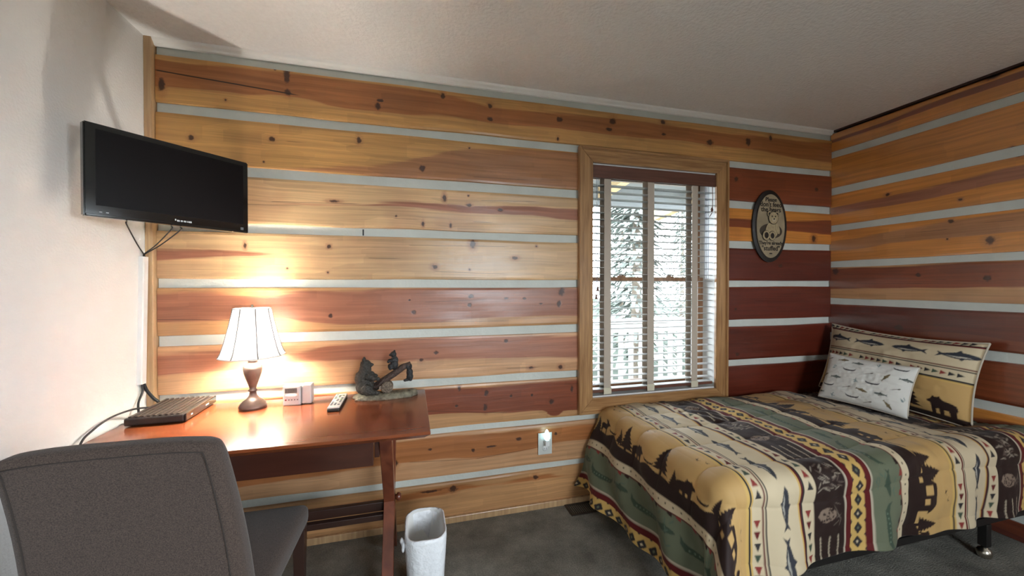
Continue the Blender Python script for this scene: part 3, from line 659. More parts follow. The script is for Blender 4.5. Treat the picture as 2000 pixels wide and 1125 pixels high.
def fback(u, v, w_):
    z = .385 + .595 * w_; h = .222 - .032 * w_ ** 1.2; lean = .105 * w_ ** 1.6
    th = .080 - .020 * w_
    yb_ = -.315 - lean + .012 * math.sin(PI * w_); bulge = .012 * math.sin(PI * u) * math.sin(PI * min(1, w_ * 1.05))
    return Vector(((u * 2 - 1) * h, yb_ + v * th - (bulge * .5 if v < .5 else -bulge), z - (.012 * (2 * u - 1) ** 4 if w_ > .95 else 0)))
back = cushion('backrest', 10, 1, 12, fback, fab, chair, .022)
# welt seam around the rear panel
pts = []
for t in np.linspace(0, 1, 24): q = fback(.06, 0, -.0 + .965 * t); pts.append(q)
for t in np.linspace(0, 1, 20)[1:]: pts.append(fback(.06 + .88 * t, 0, .965))
for t in np.linspace(1, 0, 24)[1:]: pts.append(fback(.94, 0, -.0 + .965 * t))
tube('welt', [p + Vector((0, -.0005, 0)) for p in pts], .0014, plain('dark_taupe_welt', (.035, .026, .022), .9), back, 6)
def fseat(u, v, w_):
    y = -.236 + .486 * v; h = .212 + .012 * v
    z = .395 + .085 * w_ + (.016 * math.sin(PI * u) * math.sin(PI * v) if w_ > .5 else 0) - (.010 * v ** 6 if w_ > .5 else 0)
    return Vector(((2 * u - 1) * h, y, z))
cushion('seat', 8, 8, 1, fseat, fab, chair, .028, 4)
for x in (-.195, .195):
    for y, tilt in ((-.27, -.06), (.222, .0)):
        bm = bmesh.new(); A = []
        for z, s, oy in ((0, .014, tilt), (.394, .021, 0)):
            A.append([bm.verts.new((x + dx * s, y + oy + dy * s, z)) for dx, dy in ((-1, -1), (1, -1), (1, 1), (-1, 1))])
        for k in range(4): bm.faces.new((A[0][k], A[0][(k + 1) % 4], A[1][(k + 1) % 4], A[1][k]))
        bm.faces.new(A[0]); bm.faces.new(A[1]); bmesh.ops.bevel(bm, geom=bm.edges[:], offset=.002, segments=1, affect='EDGES')
        from_bm('leg', bm, M['darkleg'], chair)

# ================================================================= TABLE LAMP
lamp = thing('table_lamp', (-.692, 1.968, DZ), 'bronze urn table lamp lit under a white bell shade', 'lamp')
bronze = plain('brushed_bronze', (.11, .075, .062), .33, metal=.55, noise=.25, nscale=30)
base = lathe('lamp_base', [(0, .001), (.054, .001), (.055, .012), (.051, .017), (.050, .022), (.042, .029), (.041, .033), (.026, .044), (.016, .058), (.0125, .074), (.0185, .079), (.0185, .083), (.013, .088), (.015, .098), (.024, .125), (.0345, .158), (.0375, .178), (.036, .190), (.026, .198), (.019, .203), (.0185, .212), (.020, .214), (0, .2145)], bronze, lamp, 40)
lathe('drip_cap', [(.019, .2146), (.033, .221), (.032, .226), (.018, .229), (.012, .231), (0, .231)], M['white'], lamp, 32)
lathe('socket', [(.012, .232), (.014, .240), (.016, .275), (.012, .285), (0, .285)], M['chrome'], lamp, 20)
bulb_m = plain('lit_bulb', (1, .9, .75), .5, emit=(1.0, 0.96, 0.88), estr=LAMP_STRENGTH)
lathe('bulb', [(.010, .2855), (.012, .295), (.022, .315), (.027, .333), (.024, .350), (.013, .362), (0, .365)], bulb_m, lamp, 20)
shade_m, nt, b = new_mat('white_silk_shade'); nt.nodes.remove(b)
df = nt.nodes.new('ShaderNodeBsdfDiffuse'); tl = nt.nodes.new('ShaderNodeBsdfTranslucent'); ms = nt.nodes.new('ShaderNodeMixShader')
df.inputs[0].default_value = (.80, .78, .74, 1); tl.inputs[0].default_value = (.50, .49, .475, 1); ms.inputs[0].default_value = .16
nt.links.new(df.outputs[0], ms.inputs[1]); nt.links.new(tl.outputs[0], ms.inputs[2]); nt.links.new(ms.outputs[0], nt.nodes['Material Output'].inputs[0])
def shade_r(t, a):
    """bell profile with eight slightly hollow panels"""
    r_ = .128 + (.072 - .128) * (t ** .72)
    return r_ * (1 - .022 * abs(math.sin(4 * (a + .30))) * (.4 + .6 * (1 - t)))
bm = bmesh.new(); NA, NT = 96, 16; rows = []
for i in range(NT + 1):
    t = i / NT; rows.append([bm.verts.new((shade_r(t, 2 * PI * k / NA) * math.cos(2 * PI * k / NA), shade_r(t, 2 * PI * k / NA) * math.sin(2 * PI * k / NA), .238 + .212 * t)) for k in range(NA)])
for A, B in zip(rows, rows[1:]):
    for k in range(NA): bm.faces.new((A[k], A[(k + 1) % NA], B[(k + 1) % NA], B[k]))
shade = from_bm('lamp_shade', bm, shade_m, lamp, True)
M['seam'] = plain('grey_shade_seam', (.22, .20, .18), .9)
for s in range(8):
    a = s * PI / 4 - .30
    tube('seam', [((shade_r(t, a) + .0012) * math.cos(a), (shade_r(t, a) + .0012) * math.sin(a), .238 + .212 * t) for t in np.linspace(0, 1, 13)], .0026, M['seam'], shade, 6)
for t in (0, 1):
    tube('binding', [((shade_r(t, 2 * PI * k / 48) + .0005) * math.cos(2 * PI * k / 48), (shade_r(t, 2 * PI * k / 48) + .0005) * math.sin(2 * PI * k / 48), .238 + .212 * t) for k in range(49)], .0028, M['white'], shade, 6)
lathe('harp_washer', [(0, .452), (.012, .452), (.012, .455), (.004, .457), (.006, .466), (0, .470)], M['chrome'], lamp, 16)
for a in (0, 2 * PI / 3, 4 * PI / 3):
    tube('spider_wire', [(0, 0, .4535), (.071 * math.cos(a), .071 * math.sin(a), .450)], .0012, M['chrome'], lamp, 6)
for s in (-1, 1): tube('harp', [(s * .012, 0, .236), (s * .04, 0, .27), (s * .044, 0, .35), (s * .028, 0, .425), (0, 0, .4525)], .0015, M['chrome'], lamp, 6, 5)

# ================================================================= TELEVISION on a swing arm
TW, TH = .532, .329
ta = math.atan2(2.053 - 1.660, -.737 + 1.092)
tv = thing('television', ((-1.092 - .737) / 2, (1.660 + 2.053) / 2, 1.556), 'flat black television hung in the corner on a swing arm', 'television', rotz=ta)
h = TW / 2
bm = bmesh.new(); add_box(bm, -h, h, 0, .030, 0, TH); bmesh.ops.bevel(bm, geom=bm.edges[:], offset=.004, segments=2, affect='EDGES')
body = from_bm('housing', bm, M['gloss'], tv)
box('rear_shell', -h + .05, h - .07, .0302, .048, .05, TH - .05, M['black'], tv, .008)
box('screen', -h + .030, h - .022, -.0012, -.0001, .040, TH - .020, M['screen'], tv)
M['mark'] = plain('silver_print', (.55, .55, .55), .5)
for x0, x1, z in ((-.012, -.008, .022), (-.005, .004, .019), (.007, .014, .019), (.017, .026, .019), (.029, .032, .019), (.034, .044, .019)):
    box('logo_mark', x0, x1, -.0011, -.0002, z - .003, z + .0035, M['mark'], tv)
box('energy_sticker', h - .034, h - .022, -.0011, -.0002, .012, .024, plain('grey_sticker', (.16, .17, .17), .5), tv)
for x in (-h + .038, -h + .055): box('indicator', x, x + .007, -.0011, -.0002, .016, .0185, M['mark'], tv)
box('lower_lip', -h + .004, h - .004, -.0035, -.0002, .001, .009, M['gloss'], tv, .0012)
# arm: plate on the TV, links, plate on the left wall (modelled in the TV's frame)
R = Matrix.Rotation(-ta, 4, 'Z'); T0 = Matrix.Translation(-Vector(tv.location))
def w2l(p): return R @ (Vector(p) - Vector(tv.location))
arm = box('mount_plate', -.05, .05, .0482, .055, .11, .21, M['black'], tv, .002)
A = Vector((0, .056, .16)); Bp = w2l((XL + .03, 2.06, 1.716)); Bp.z = .16
tube('arm', [A, A + Vector((-.01, .045, 0)), Bp], .011, M['black'], arm, 10)
Rm = Matrix.Rotation(-ta, 4, 'Z')
bm = bmesh.new(); add_box(bm, XL + .001, XL + .029, 2.035, 2.085, 1.64, 1.79)
for v in bm.verts: v.co = w2l(v.co)
from_bm('wall_plate', bm, M['black'], arm)

# ================================================================= cable channel and cables
ch = thing('cable_channel', (XL, 2.066, .875), 'white plastic cable channel running down the corner below the television', 'cable channel')
bm = bmesh.new()
A = [(0.0005, -.018), (.016, -.018), (.019, -.013), (.019, .013), (.016, .018), (.0005, .018)]
lo = [bm.verts.new((x, y - .012, 0)) for x, y in A]; hi = [bm.verts.new((x, y + .010, .565)) for x, y in A]
for k in range(6): bm.faces.new((lo[k], lo[(k + 1) % 6], hi[(k + 1) % 6], hi[k]))
bm.faces.new(lo); bm.faces.new(hi)
from_bm('cover', bm, M['white'], ch)
tvw = lambda x, y, z: tuple(Matrix.Translation(tv.location) @ Matrix.Rotation(ta, 4, 'Z') @ Vector((x, y, z)))
top = (XL + .010, 2.076, 1.449)
for k, (x, lab) in enumerate(((-.145, 'thin black cable slanting from under the television to the channel, on the white wall side'), (-.01, 'thin black cable beside its twin from the television to the channel'), (.02, 'thin black cable outermost of the pair from the television to the channel'))):
    p0 = tvw(x, .036, -.002); p1 = tvw(x, .036, -.014)
    o = tube('television_cable', [p0, p1, tuple((np.array(p1) * .45 + np.array(top) * .55) + np.array([0, 0, -.006])), (top[0] + .001 * k, top[1] + .004 * k - .004, top[2] + .004), (top[0] + .001 * k, top[1] + .004 * k - .004, 1.441)], .0024, M['cable'], None, 6, 8)
    setp(o, lab, 'cable', 'cables under the television')
bx0 = XL + .012
o = tube('box_cable', [(bx0, 2.052, .876), (bx0 + .002, 2.05, .84), (bx0 + .004, 2.02, .80), (XL + .045, 1.97, .768), (XL + .06, 1.94, .775), (-1.0925, 1.93, .778)], .0042, M['cable'], None, 8, 8)
setp(o, 'black cable dropping from the cable channel to the set-top box', 'cable', 'cables by the set-top box')
o = tube('box_cable', [(bx0, 2.060, .876), (bx0 + .006, 2.072, .84), (bx0 + .02, 2.09, .80), (XL + .05, 2.096, .775), (XL + .06, 2.06, .7645), (-1.09, 2.03, .7685)], .0065, M['cable'], None, 8, 8)
setp(o, 'thick black cable loop from the channel into the desk corner', 'cable', 'cables by the set-top box')
o = tube('box_cable', [(-1.092, 1.99, .785), (-1.115, 1.93, .797), (-1.135, 1.84, .795), (-1.140, 1.76, .775), (-1.138, 1.70, .742), (-1.136, 1.66, .62), (-1.138, 1.70, .30), (-1.135, 1.75, .006)], .0038, M['cable'], None, 8, 8)
setp(o, 'black cable arching along the white wall behind the chair', 'cable', 'cables by the set-top box')

# ================================================================= SET-TOP BOX
stb = thing('set_top_box', (-.987, 1.957, DZ), 'low black set-top box with ribbed top on the desk corner', 'set-top box', rotz=math.radians(1.5))
M['stb'] = plain('dark_brown_plastic', (.035, .027, .023), .38)
box('case', -.10, .097, -.135, .135, .004, .034, M['stb'], stb, .006)
for k in range(9): box('vent_rib', -.088 + k * .0195, -.088 + k * .0195 + .011, -.128, .128, .0342, .0395, M['stb'], stb, .0015)
box('front_panel', .0972, .104, -.132, .132, .006, .036, M['gloss'], stb, .0025)
for y, s in ((-.095, .012), (.03, .028)): box('panel_light', .1041, .1046, y, y + s, .018, .024, M['mark'], stb)
for x in (-.08, .075):
    for y in (-.11, .11): lathe('foot', [(0, 0), (.008, 0), (.008, .0038), (0, .0038)], M['black'], stb, 12, (x, y, 0))

# ================================================================= ALARM CLOCK
ck = thing('alarm_clock', (-.512, 1.985, DZ), 'silver digital alarm clock with small display beside the lamp', 'clock', rotz=math.radians(-3))
box('case', -.056, .020, -.030, .018, 0, .092, M['silver'], ck, .006, 3)
box('projector_case', .0205, .064, -.022, .022, .003, .094, M['silver'], ck, .006, 3)
box('display', -.046, .005, -.0312, -.0301, .058, .080, plain('grey_lcd', (.10, .085, .08), .25), ck)
for x0, x1, z0, z1 in ((-.040, -.0385, .063, .075), (-.033, -.027, .0735, .075), (-.033, -.027, .063, .0645), (-.0285, -.027, .063, .075), (-.019, -.0175, .063, .075), (-.012, -.006, .068, .0695), (-.012, -.006, .0735, .075), (-.0075, -.006, .063, .075)):
    box('digit_bar', x0, x1, -.0318, -.0313, z0, z1, M['black'], ck)
lathe('snooze_bar', [(0, 0), (.025, 0), (.024, .003), (0, .004)], M['white'], ck, 24, M=Matrix.Translation((-.019, -.0302, .047)) @ Matrix.Rotation(PI / 2, 4, 'X') @ Matrix.Diagonal((1, .28, 1, 1)))
red = plain('red_button', (.25, .03, .03), .5); gry = plain('grey_button', (.16, .13, .13), .5)
for k in range(5):
    lathe('button', [(0, 0), (.0042 if k == 0 else .0028, 0), (.0026, .002), (0, .0022)], red if k == 0 else gry, ck, 12, M=Matrix.Translation((-.043 + k * .012 + (.002 if k else 0), -.0302, .027)) @ Matrix.Rotation(PI / 2, 4, 'X'))
# ================================================================= REMOTE
rc = thing('remote_control', (-.330, 1.925, DZ), 'grey remote control with black underside beside the bear figurine', 'remote control', rotz=math.radians(0))
box('under_shell', -.026, .026, -.115, .115, 0, .012, M['black'], rc, .005)
box('face', -.0255, .0255, -.108, .113, .0122, .019, M['silver'], rc, .003)
bc = [plain('dark_key', (.06, .07, .08), .5), plain('green_key', (.12, .2, .08), .5), plain('pale_key', (.5, .5, .5), .5)]
for r_ in range(9):
    for c_ in range(3):
        if (r_ + c_) % 7 == 3: continue
        x, y = -.015 + c_ * .015, -.07 + r_ * .02
        box('key', x - .005, x + .005, y - .005, y + .005, .0191, .0212, bc[(r_ * 2 + c_) % 3 if r_ > 3 else 0], rc, .001, 1)

# ================================================================= BEAR FIGURINE
fg = thing('bear_figurine', (-.128, 1.985, DZ), 'dark resin figurine of three bears playing on a log seesaw', 'figurine')
M['bear'] = plain('dark_bear_resin', (.030, .026, .020), .55, noise=.5, nscale=90, bump=.8, bscale=160)
M['cub'] = plain('black_cub_resin', (.014, .013, .013), .5, bump=.5, bscale=200)
M['rock'] = plain('mossy_rock_resin', (.16, .14, .095), .8, noise=.5, nscale=45, bump=.8, bscale=70)
M['barkr'] = plain('brown_bark_resin', (.06, .035, .026), .7, noise=.4, nscale=60, bump=.7, bscale=120)
def blob(name, balls, mat, parent, vox=.0032):
    bm = bmesh.new()
    for (c, r_) in balls:
        rr = r_ if isinstance(r_, tuple) else (r_, r_, r_)
        bmesh.ops.create_icosphere(bm, subdivisions=2, radius=1.0, matrix=Matrix.Translation(c) @ Matrix.Diagonal((*rr, 1)))
    o = from_bm(name, bm, mat, parent, True)
    md = o.modifiers.new('skin', 'REMESH'); md.mode = 'VOXEL'; md.voxel_size = vox; md.use_smooth_shade = True
    sm = o.modifiers.new('soft', 'SMOOTH'); sm.iterations = 2; sm.factor = .5
    return o
bm = bmesh.new(); n = 40; rows = []
for j, (s, z) in enumerate(((1.0, 0), (1.02, .006), (.97, .014), (.86, .022), (.5, .026), (0.02, .027))):
    row = []
    for k in range(n):
        a = 2 * PI * k / n; wv = 1 + .06 * math.sin(3 * a + 1) + .05 * math.sin(7 * a)
        x, y = .146 * s * wv * math.copysign(abs(math.cos(a)) ** .7, math.cos(a)), .048 * s * wv * math.copysign(abs(math.sin(a)) ** .8, math.sin(a))
        row.append(bm.verts.new((x, y, z + (.012 * max(0, (x - .05) / .09) if j > 1 else 0) * s)))
    rows.append(row)
for A_, B_ in zip(rows, rows[1:]):
    for k in range(n): bm.faces.new((A_[k], A_[(k + 1) % n], B_[(k + 1) % n], B_[k]))
bm.faces.new(rows[0]); bm.faces.new(rows[-1])
from_bm('rock_base', bm, M['rock'], fg, True)
blob('grown_bear', [((-.088, 0, .060), (.046, .040, .045)), ((-.098, 0, .100), (.040, .036, .045)), ((-.088, 0, .140), (.030, .028, .030)), ((-.086, 0, .166), (.027, .026, .026)),
     ((-.068, 0, .163), (.016, .013, .012)), ((-.057, 0, .165), (.010, .008, .008)), ((-.094, -.018, .192), (.008, .006, .011)), ((-.094, .018, .192), (.008, .006, .011)),
     ((-.066, -.034, .112), (.020, .013, .016)), ((-.046, -.030, .102), (.016, .011, .012)), ((-.028, -.022, .098), (.012, .010, .010)), ((-.066, .034, .112), (.020, .013, .016)), ((-.046, .03, .102), (.016, .011, .012)),
     ((-.076, -.036, .050), (.028, .018, .028)), ((-.050, -.038, .038), (.026, .014, .014)), ((-.030, -.038, .034), (.013, .012, .012)), ((-.076, .036, .050), (.028, .018, .028)), ((-.05, .038, .038), (.026, .014, .014))], M['bear'], fg)
d = Vector((.150, 0, .118)); 
bm = bmesh.new(); add_tube(bm, [(-.058, -.004, .050), (-.01, -.004, .080), (.05, -.004, .117), (.090, -.004, .146), (.128, -.004, .160)], [.013, .016, .0165, .016, .013], 14); add_tube(bm, [(.006, -.018, .098), (-.03, -.03, .068)], [.006, .003], 8)
from_bm('log_plank', bm, M['barkr'], fg, True)
lathe('log_stump', [(0, -.022), (.025, -.022), (.029, -.019), (.029, .019), (.025, .022), (.022, .0215), (.020, .0225), (.012, .0215), (.009, .0225), (0, .022)], plain('sawn_log_end', (.13, .095, .065), .7, noise=.5, nscale=140, bump=.6, bscale=150), fg, 28, M=Matrix.Translation((.014, -.004, .053)) @ Matrix.Rotation(PI / 2, 4, 'X'))
blob('sitting_cub', [((.047, -.004, .158), (.022, .020, .024)), ((.050, -.004, .182), (.019, .017, .022)), ((.044, -.004, .212), (.016, .015, .016)), ((.031, -.004, .209), (.009, .007, .007)), ((.049, -.016, .226), (.006, .004, .006)), ((.049, .008, .226), (.006, .004, .006)),
     ((.030, -.018, .182), (.014, .007, .007)), ((.022, -.018, .178), (.008, .007, .007)), ((.030, .010, .182), (.014, .007, .007)), ((.030, -.018, .150), (.010, .009, .015)), ((.026, .010, .150), (.010, .009, .015))], M['cub'], fg, .0026)
blob('hanging_cub', [((.122, -.004, .118), (.017, .016, .022)), ((.123, -.004, .096), (.018, .016, .018)), ((.118, -.006, .140), (.013, .013, .014)), ((.110, -.016, .148), (.007, .006, .014)), ((.128, -.016, .150), (.007, .006, .014)), ((.110, -.008, .082), (.012, .008, .008)), ((.100, -.010, .080), (.009, .008, .007)), ((.126, -.010, .082), (.010, .008, .008))], M['cub'], fg, .0026)

# ================================================================= WASTE BIN
bn = thing('waste_bin', (.058, 1.655, 0), 'small white waste bin lined with a plastic bag beside the desk leg', 'waste bin')
def rrect(hx, hy, r_, n=8):
    out = []
    for cx, cy_, a0 in ((hx - r_, hy - r_, 0), (-hx + r_, hy - r_, PI / 2), (-hx + r_, -hy + r_, PI), (hx - r_, -hy + r_, 1.5 * PI)):
        for k in range(n): a = a0 + PI / 2 * k / (n - 1); out.append((cx + r_ * math.cos(a), cy_ + r_ * math.sin(a)))
    return out
def loft(name, secs, mat, parent, capb=True, capt=False, wob=0.0, smooth=True):
    bm = bmesh.new(); rows = []
    for i, (hx, hy, r_, z) in enumerate(secs):
        pts = rrect(hx, hy, r_); m_ = len(pts)
        rows.append([bm.verts.new((x * (1 + wob * math.sin(k * 1.7 + i * 2.1)), y * (1 + wob * math.sin(k * 2.3 + i)), z + (wob * .12 * math.sin(k * .9)))) for k, (x, y) in enumerate(pts)])
    for A_, B_ in zip(rows, rows[1:]):
        for k in range(m_): bm.faces.new((A_[k], A_[(k + 1) % m_], B_[(k + 1) % m_], B_[k]))
    if capb: bm.faces.new(rows[0])
    if capt: bm.faces.new(rows[-1])
    return from_bm(name, bm, mat, parent, smooth)
loft('bin_body', [(.058, .090, .045, .0), (.060, .092, .046, .004), (.074, .108, .055, .285), (.080, .114, .058, .288), (.080, .114, .058, .296), (.073, .107, .052, .297), (.057, .088, .044, .012), (.02, .03, .01, .010)], M['white'], bn, True, True)
bag = plain('crinkled_white_bag', (.74, .75, .77), .35, bump=.9, bscale=28)
lin = loft('bin_liner', [(.066, .096, .05, .10), (.0745, .1045, .052, .285), (.077, .111, .055, .3005), (.083, .117, .060, .300), (.0845, .1185, .060, .285), (.080, .114, .058, .20), (.0735, .107, .053, .10), (.071, .104, .053, .085)], bag, bn, False, False, .012)
blob('bag_knot', [((-.088, -.055, .262), (.010, .018, .016)), ((-.096, -.048, .272), (.008, .012, .014)), ((-.090, -.07, .25), (.007, .012, .012))], bag, lin)

# ================================================================= OUTLET AND NIGHT LIGHT
ol = thing('wall_outlet', (.763, 2.1175, .379), 'white outlet plate on the log wall beside the bed', 'outlet')
box('plate', -.043, .043, -.0045, 0, -.064, .064, plain('ivory_plate', (.60, .60, .56), .4), ol, .002)
for z in (-.028, .022):
    f = lathe('socket_face', [(0, 0), (.017, 0), (.016, .002), (0, .0022)], M['white'], ol, 24, M=Matrix.Translation((0, -.0046, z)) @ Matrix.Rotation(PI / 2, 4, 'X'))
    for dx in (-.006, .006): box('slot', dx - .001, dx + .001, -.0074, -.0069, z - .004, z + .005, M['black'], f)
nl = thing('night_light', (.767, 2.106, .385), 'small clear night light glowing pale blue in the outlet', 'night light')
box('body', -.013, .013, -.026, .0035, -.012, .026, M['white'], nl, .004)
lathe('bulb_cover', [(.012, .0265), (.018, .032), (.0185, .045), (.014, .062), (.007, .078), (0, .086)], plain('glowing_bulb_cover', (.5, .75, .8), .2, emit=(.55, .95, 1.0), estr=1.6), nl, 20, (0, -.012, 0))
# ================================================================= FLOOR REGISTER
fv = thing('floor_register', (1.03, 2.047, .0), 'dark brown louvred floor register by the log wall', 'floor register')
M['reg'] = plain('dark_register_metal', (.03, .022, .016), .5)
bm = bmesh.new(); add_box(bm, -.15, .15, -.055, -.043, .0005, .006); add_box(bm, -.15, .15, .043, .055, .0005, .006); add_box(bm, -.15, -.138, -.043, .043, .0005, .006); add_box(bm, .138, .15, -.043, .043, .0005, .006)
from_bm('frame', bm, M['reg'], fv)
for k in range(22): box('louvre', -.132 + k * .0122, -.132 + k * .0122 + .004, -.043, .043, .001, .005, M['reg'], fv)

# ================================================================= OVAL PLAQUE
pq = thing('oval_plaque', (2.413, 2.1165, 1.720), 'oval black-rimmed wall plaque with a teddy bear and lettering', 'plaque')
RX = Matrix.Rotation(PI / 2, 4, 'X')
def oval(name, rx, rz, y0, y1, mat, parent, cx=0, cz=0, n=48, bev=.0, rot=0):
    bm = bmesh.new(); ra = [(rx, 0), (rx, (y0 - y1)), ] 
    prof = [(0, 0), (1.0, 0), (1.0, 1 - bev), (1 - bev * .25, 1), (0, 1)]
    add_lathe(bm, prof, n)
    Mx = Matrix.Translation((cx, y0, cz)) @ Matrix.Rotation(rot, 4, 'Y') @ Matrix.Diagonal((rx, y0 - y1, rz, 1)) @ RX
    bmesh.ops.transform(bm, matrix=Mx, verts=bm.verts)
    return from_bm(name, bm, mat, parent, False)
tan_m = plain('tan_plaque_face', (.34, .27, .17), .6, noise=.2, nscale=12)
fur = plain('tan_teddy', (.42, .33, .19), .7, noise=.15, nscale=60); dk = plain('dark_plaque_paint', (.016, .012, .010), .5)
oval('plaque_board', .150, .250, 0, -.016, dk, pq, bev=.4)
oval('plaque_face', .122, .220, -.0161, -.018, tan_m, pq)
oval('floor_shadow', .098, .052, -.0181, -.0188, plain('dark_painted_ground', (.06, .045, .03), .6), pq, 0, -.035)
teddy = oval('teddy_body', .048, .055, -.0189, -.023, fur, pq, .010, -.028)
def tp(name, rx, rz, cx, cz, y0, m_, rot=0): return oval(name, rx, rz, y0, y0 - .0012, m_, teddy, cx, cz, 28, 0, rot)
for sx in (-1, 1):
    tp('ear_outline', .0205, .0225, .012 + sx * .032, .083, -.0231, dk); tp('ear', .017, .019, .012 + sx * .032, .083, -.0244, fur); tp('inner_ear', .009, .011, .012 + sx * .032, .082, -.0257, dk)
tp('head_outline', .0425, .0445, .012, .055, -.0258, dk); tp('head', .039, .041, .012, .055, -.0271, fur)
tp('muzzle', .017, .014, .014, .042, -.0284, plain('pale_muzzle', (.5, .42, .28), .7)); tp('nose', .006, .005, .014, .048, -.0297, dk)
for sx in (-1, 1): tp('eye', .004, .005, .013 + sx * .014, .066, -.0284, dk)
for sx in (-1, 1):
    tp('arm', .016, .038, .010 + sx * .042, -.018, -.0231, fur, sx * -.35)
for cx, cz, r_ in ((-.048, -.066, .030), (.004, -.068, .027)):
    tp('foot_outline', r_ + .003, r_ + .006, cx, cz, -.0244, dk); tp('foot', r_, r_ + .003, cx, cz, -.0257, fur); tp('sole', r_ * .58, r_ * .7, cx, cz, -.0270, dk)
def text(body, size, x, z, mat, parent, name='lettering'):
    cu = bpy.data.curves.new(name, 'FONT'); cu.body = body; cu.size = size; cu.align_x = 'CENTER'; cu.align_y = 'CENTER'; cu.extrude = .0004; cu.offset = .0008
    tmp = bpy.data.objects.new(name, cu); COL.objects.link(tmp); dg = bpy.context.evaluated_depsgraph_get(); me = bpy.data.meshes.new_from_object(tmp.evaluated_get(dg)); bpy.data.objects.remove(tmp)
    me.materials.clear(); o = link(name, me, mat, parent)
    o.location = (x, -.0186, z); o.rotation_euler = (PI / 2, 0, 0); return o
text('Please', .040, 0, .182, dk, pq); text("don't feed", .046, 0, .148, dk, pq); text('the bears', .046, 0, .113, dk, pq)
text("They're already", .033, 0, -.118, dk, pq); text('"stuffed"', .046, 0, -.155, dk, pq); box('painter_mark', -.012, .012, -.0188, -.0181, -.194, -.186, dk, pq)

# ================================================================= CLOTH PRINTS (drawn in cloth metres, carried as a colour attribute)
class Print:
    def __init__(s, x0, x1, y0, y1, res):
        s.x0, s.y0, s.res = x0, y0, res; s.nx = int(round((x1 - x0) / res)); s.ny = int(round((y1 - y0) / res))
        s.im = np.zeros((s.ny, s.nx, 3), np.float32)
        s.X = x0 + (np.arange(s.nx) + .5) * res; s.Y = y0 + (np.arange(s.ny) + .5) * res
    def win(s, a, b_, c, d_):
        i0 = max(0, int((a - s.x0) / s.res) - 1); i1 = min(s.nx, int((b_ - s.x0) / s.res) + 2)
        j0 = max(0, int((c - s.y0) / s.res) - 1); j1 = min(s.ny, int((d_ - s.y0) / s.res) + 2)
        return (i0, i1, j0, j1) if i1 > i0 and j1 > j0 else None
    def poly(s, pts, col):
        P_ = np.array(pts); w_ = s.win(P_[:, 0].min(), P_[:, 0].max(), P_[:, 1].min(), P_[:, 1].max())
        if w_ is None: return
        i0, i1, j0, j1 = w_; X, Y = np.meshgrid(s.X[i0:i1], s.Y[j0:j1]); ins = np.zeros(X.shape, bool)
        for (ax, ay), (bx_, by) in zip(P_, np.roll(P_, -1, 0)):
            if ay == by: continue
            c = ((ay > Y) != (by > Y)) & (X < (bx_ - ax) * (Y - ay) / (by - ay) + ax); ins ^= c
        s.im[j0:j1, i0:i1][ins] = col
    def oval(s, cx, cy_, rx, ry, col, rot=0):
        t = np.linspace(0, 2 * PI, 20, endpoint=False); x = rx * np.cos(t); y = ry * np.sin(t)
        s.poly(np.stack([cx + x * math.cos(rot) - y * math.sin(rot), cy_ + x * math.sin(rot) + y * math.cos(rot)], 1), col)
    def shape(s, pts, ox, oy, sc, up, col, mirror=1):
        """local (a along the band, h upward); up=+1: height runs along +x, band along y; up=0: height runs along y, band along x"""
        P_ = np.array(pts, float) * sc; P_[:, 0] *= mirror
        s.poly(np.stack([ox + P_[:, 1], oy + P_[:, 0]], 1) if up else np.stack([ox + P_[:, 0], oy + P_[:, 1]], 1), col)
    def verts(s, k):
        ny, nx = s.ny // k, s.nx // k
        return s.im[:ny * k, :nx * k].reshape(ny, k, nx, k, 3).mean((1, 3))
CREAM, TAN, BROWN, MAROON, GOLD, GREEN = (.55, .45, .30), (.48, .30, .115), (.019, .008, .006), (.095, .007, .008), (.54, .35, .11), (.125, .138, .088)
DGREEN, INK, RED, GREY, MID = (.045, .068, .045), (.022, .020, .022), (.22, .03, .025), (.20, .19, .17), (.42, .36, .27)
def tree_pts(n=6):
    L_ = [(-.06, 0), (-.06, .14)]; 
    for k in range(n):
        f = 1 - k / n; L_ += [(-.40 * f - .03, .12 + .86 * k / n), (-.24 * f, .12 + .86 * (k + .75) / n)]
    L_.append((0, 1.04)); R_ = [(-a, h_) for a, h_ in L_[:-1]][::-1]
    return L_ + R_
TREE = tree_pts()
BEAR = [(-.5, 0), (-.5, .30), (-.56, .45), (-.50, .66), (-.30, .74), (.0, .80), (.12, .92), (.16, 1.0), (.22, .94), (.36, .92), (.42, 1.0), (.46, .90), (.52, .78), (.66, .70), (.64, .62), (.50, .58), (.46, .40), (.46, 0), (.30, 0), (.28, .32), (.16, .34), (.14, 0), (-.02, 0), (-.04, .32), (-.22, .32), (-.26, 0)]
MOOSE = [(-.5, 0), (-.46, .45), (-.55, .60), (-.40, .70), (.05, .72), (.18, .86), (.10, .98), (-.02, 1.1), (.12, 1.06), (.22, 1.16), (.26, 1.0), (.40, 1.14), (.42, .96), (.58, .84), (.62, .72), (.48, .70), (.36, .60), (.30, .42), (.32, 0), (.22, 0), (.18, .36), (-.20, .36), (-.28, .20), (-.26, 0), (-.36, 0), (-.38, .25)]
CABIN = [(-.5, 0), (-.5, .5), (-.62, .48), (-.30, .9), (.40, .95), (.66, .5), (.52, .52), (.52, 0)]
CANOE = [(-.5, .22), (-.46, .06), (-.34, -.04), (0, -.08), (.34, -.04), (.46, .06), (.5, .22), (.42, .12), (.3, .07), (0, .04), (-.3, .07), (-.42, .12)]
FISH = [(-.5, .10), (-.44, 0), (-.52, -.12), (-.36, -.035), (-.1, -.10), (.05, -.11), (.12, -.17), (.17, -.10), (.38, -.06), (.5, .0), (.40, .065), (.22, .11), (.10, .12), (.03, .20), (-.06, .115), (-.36, .03)]
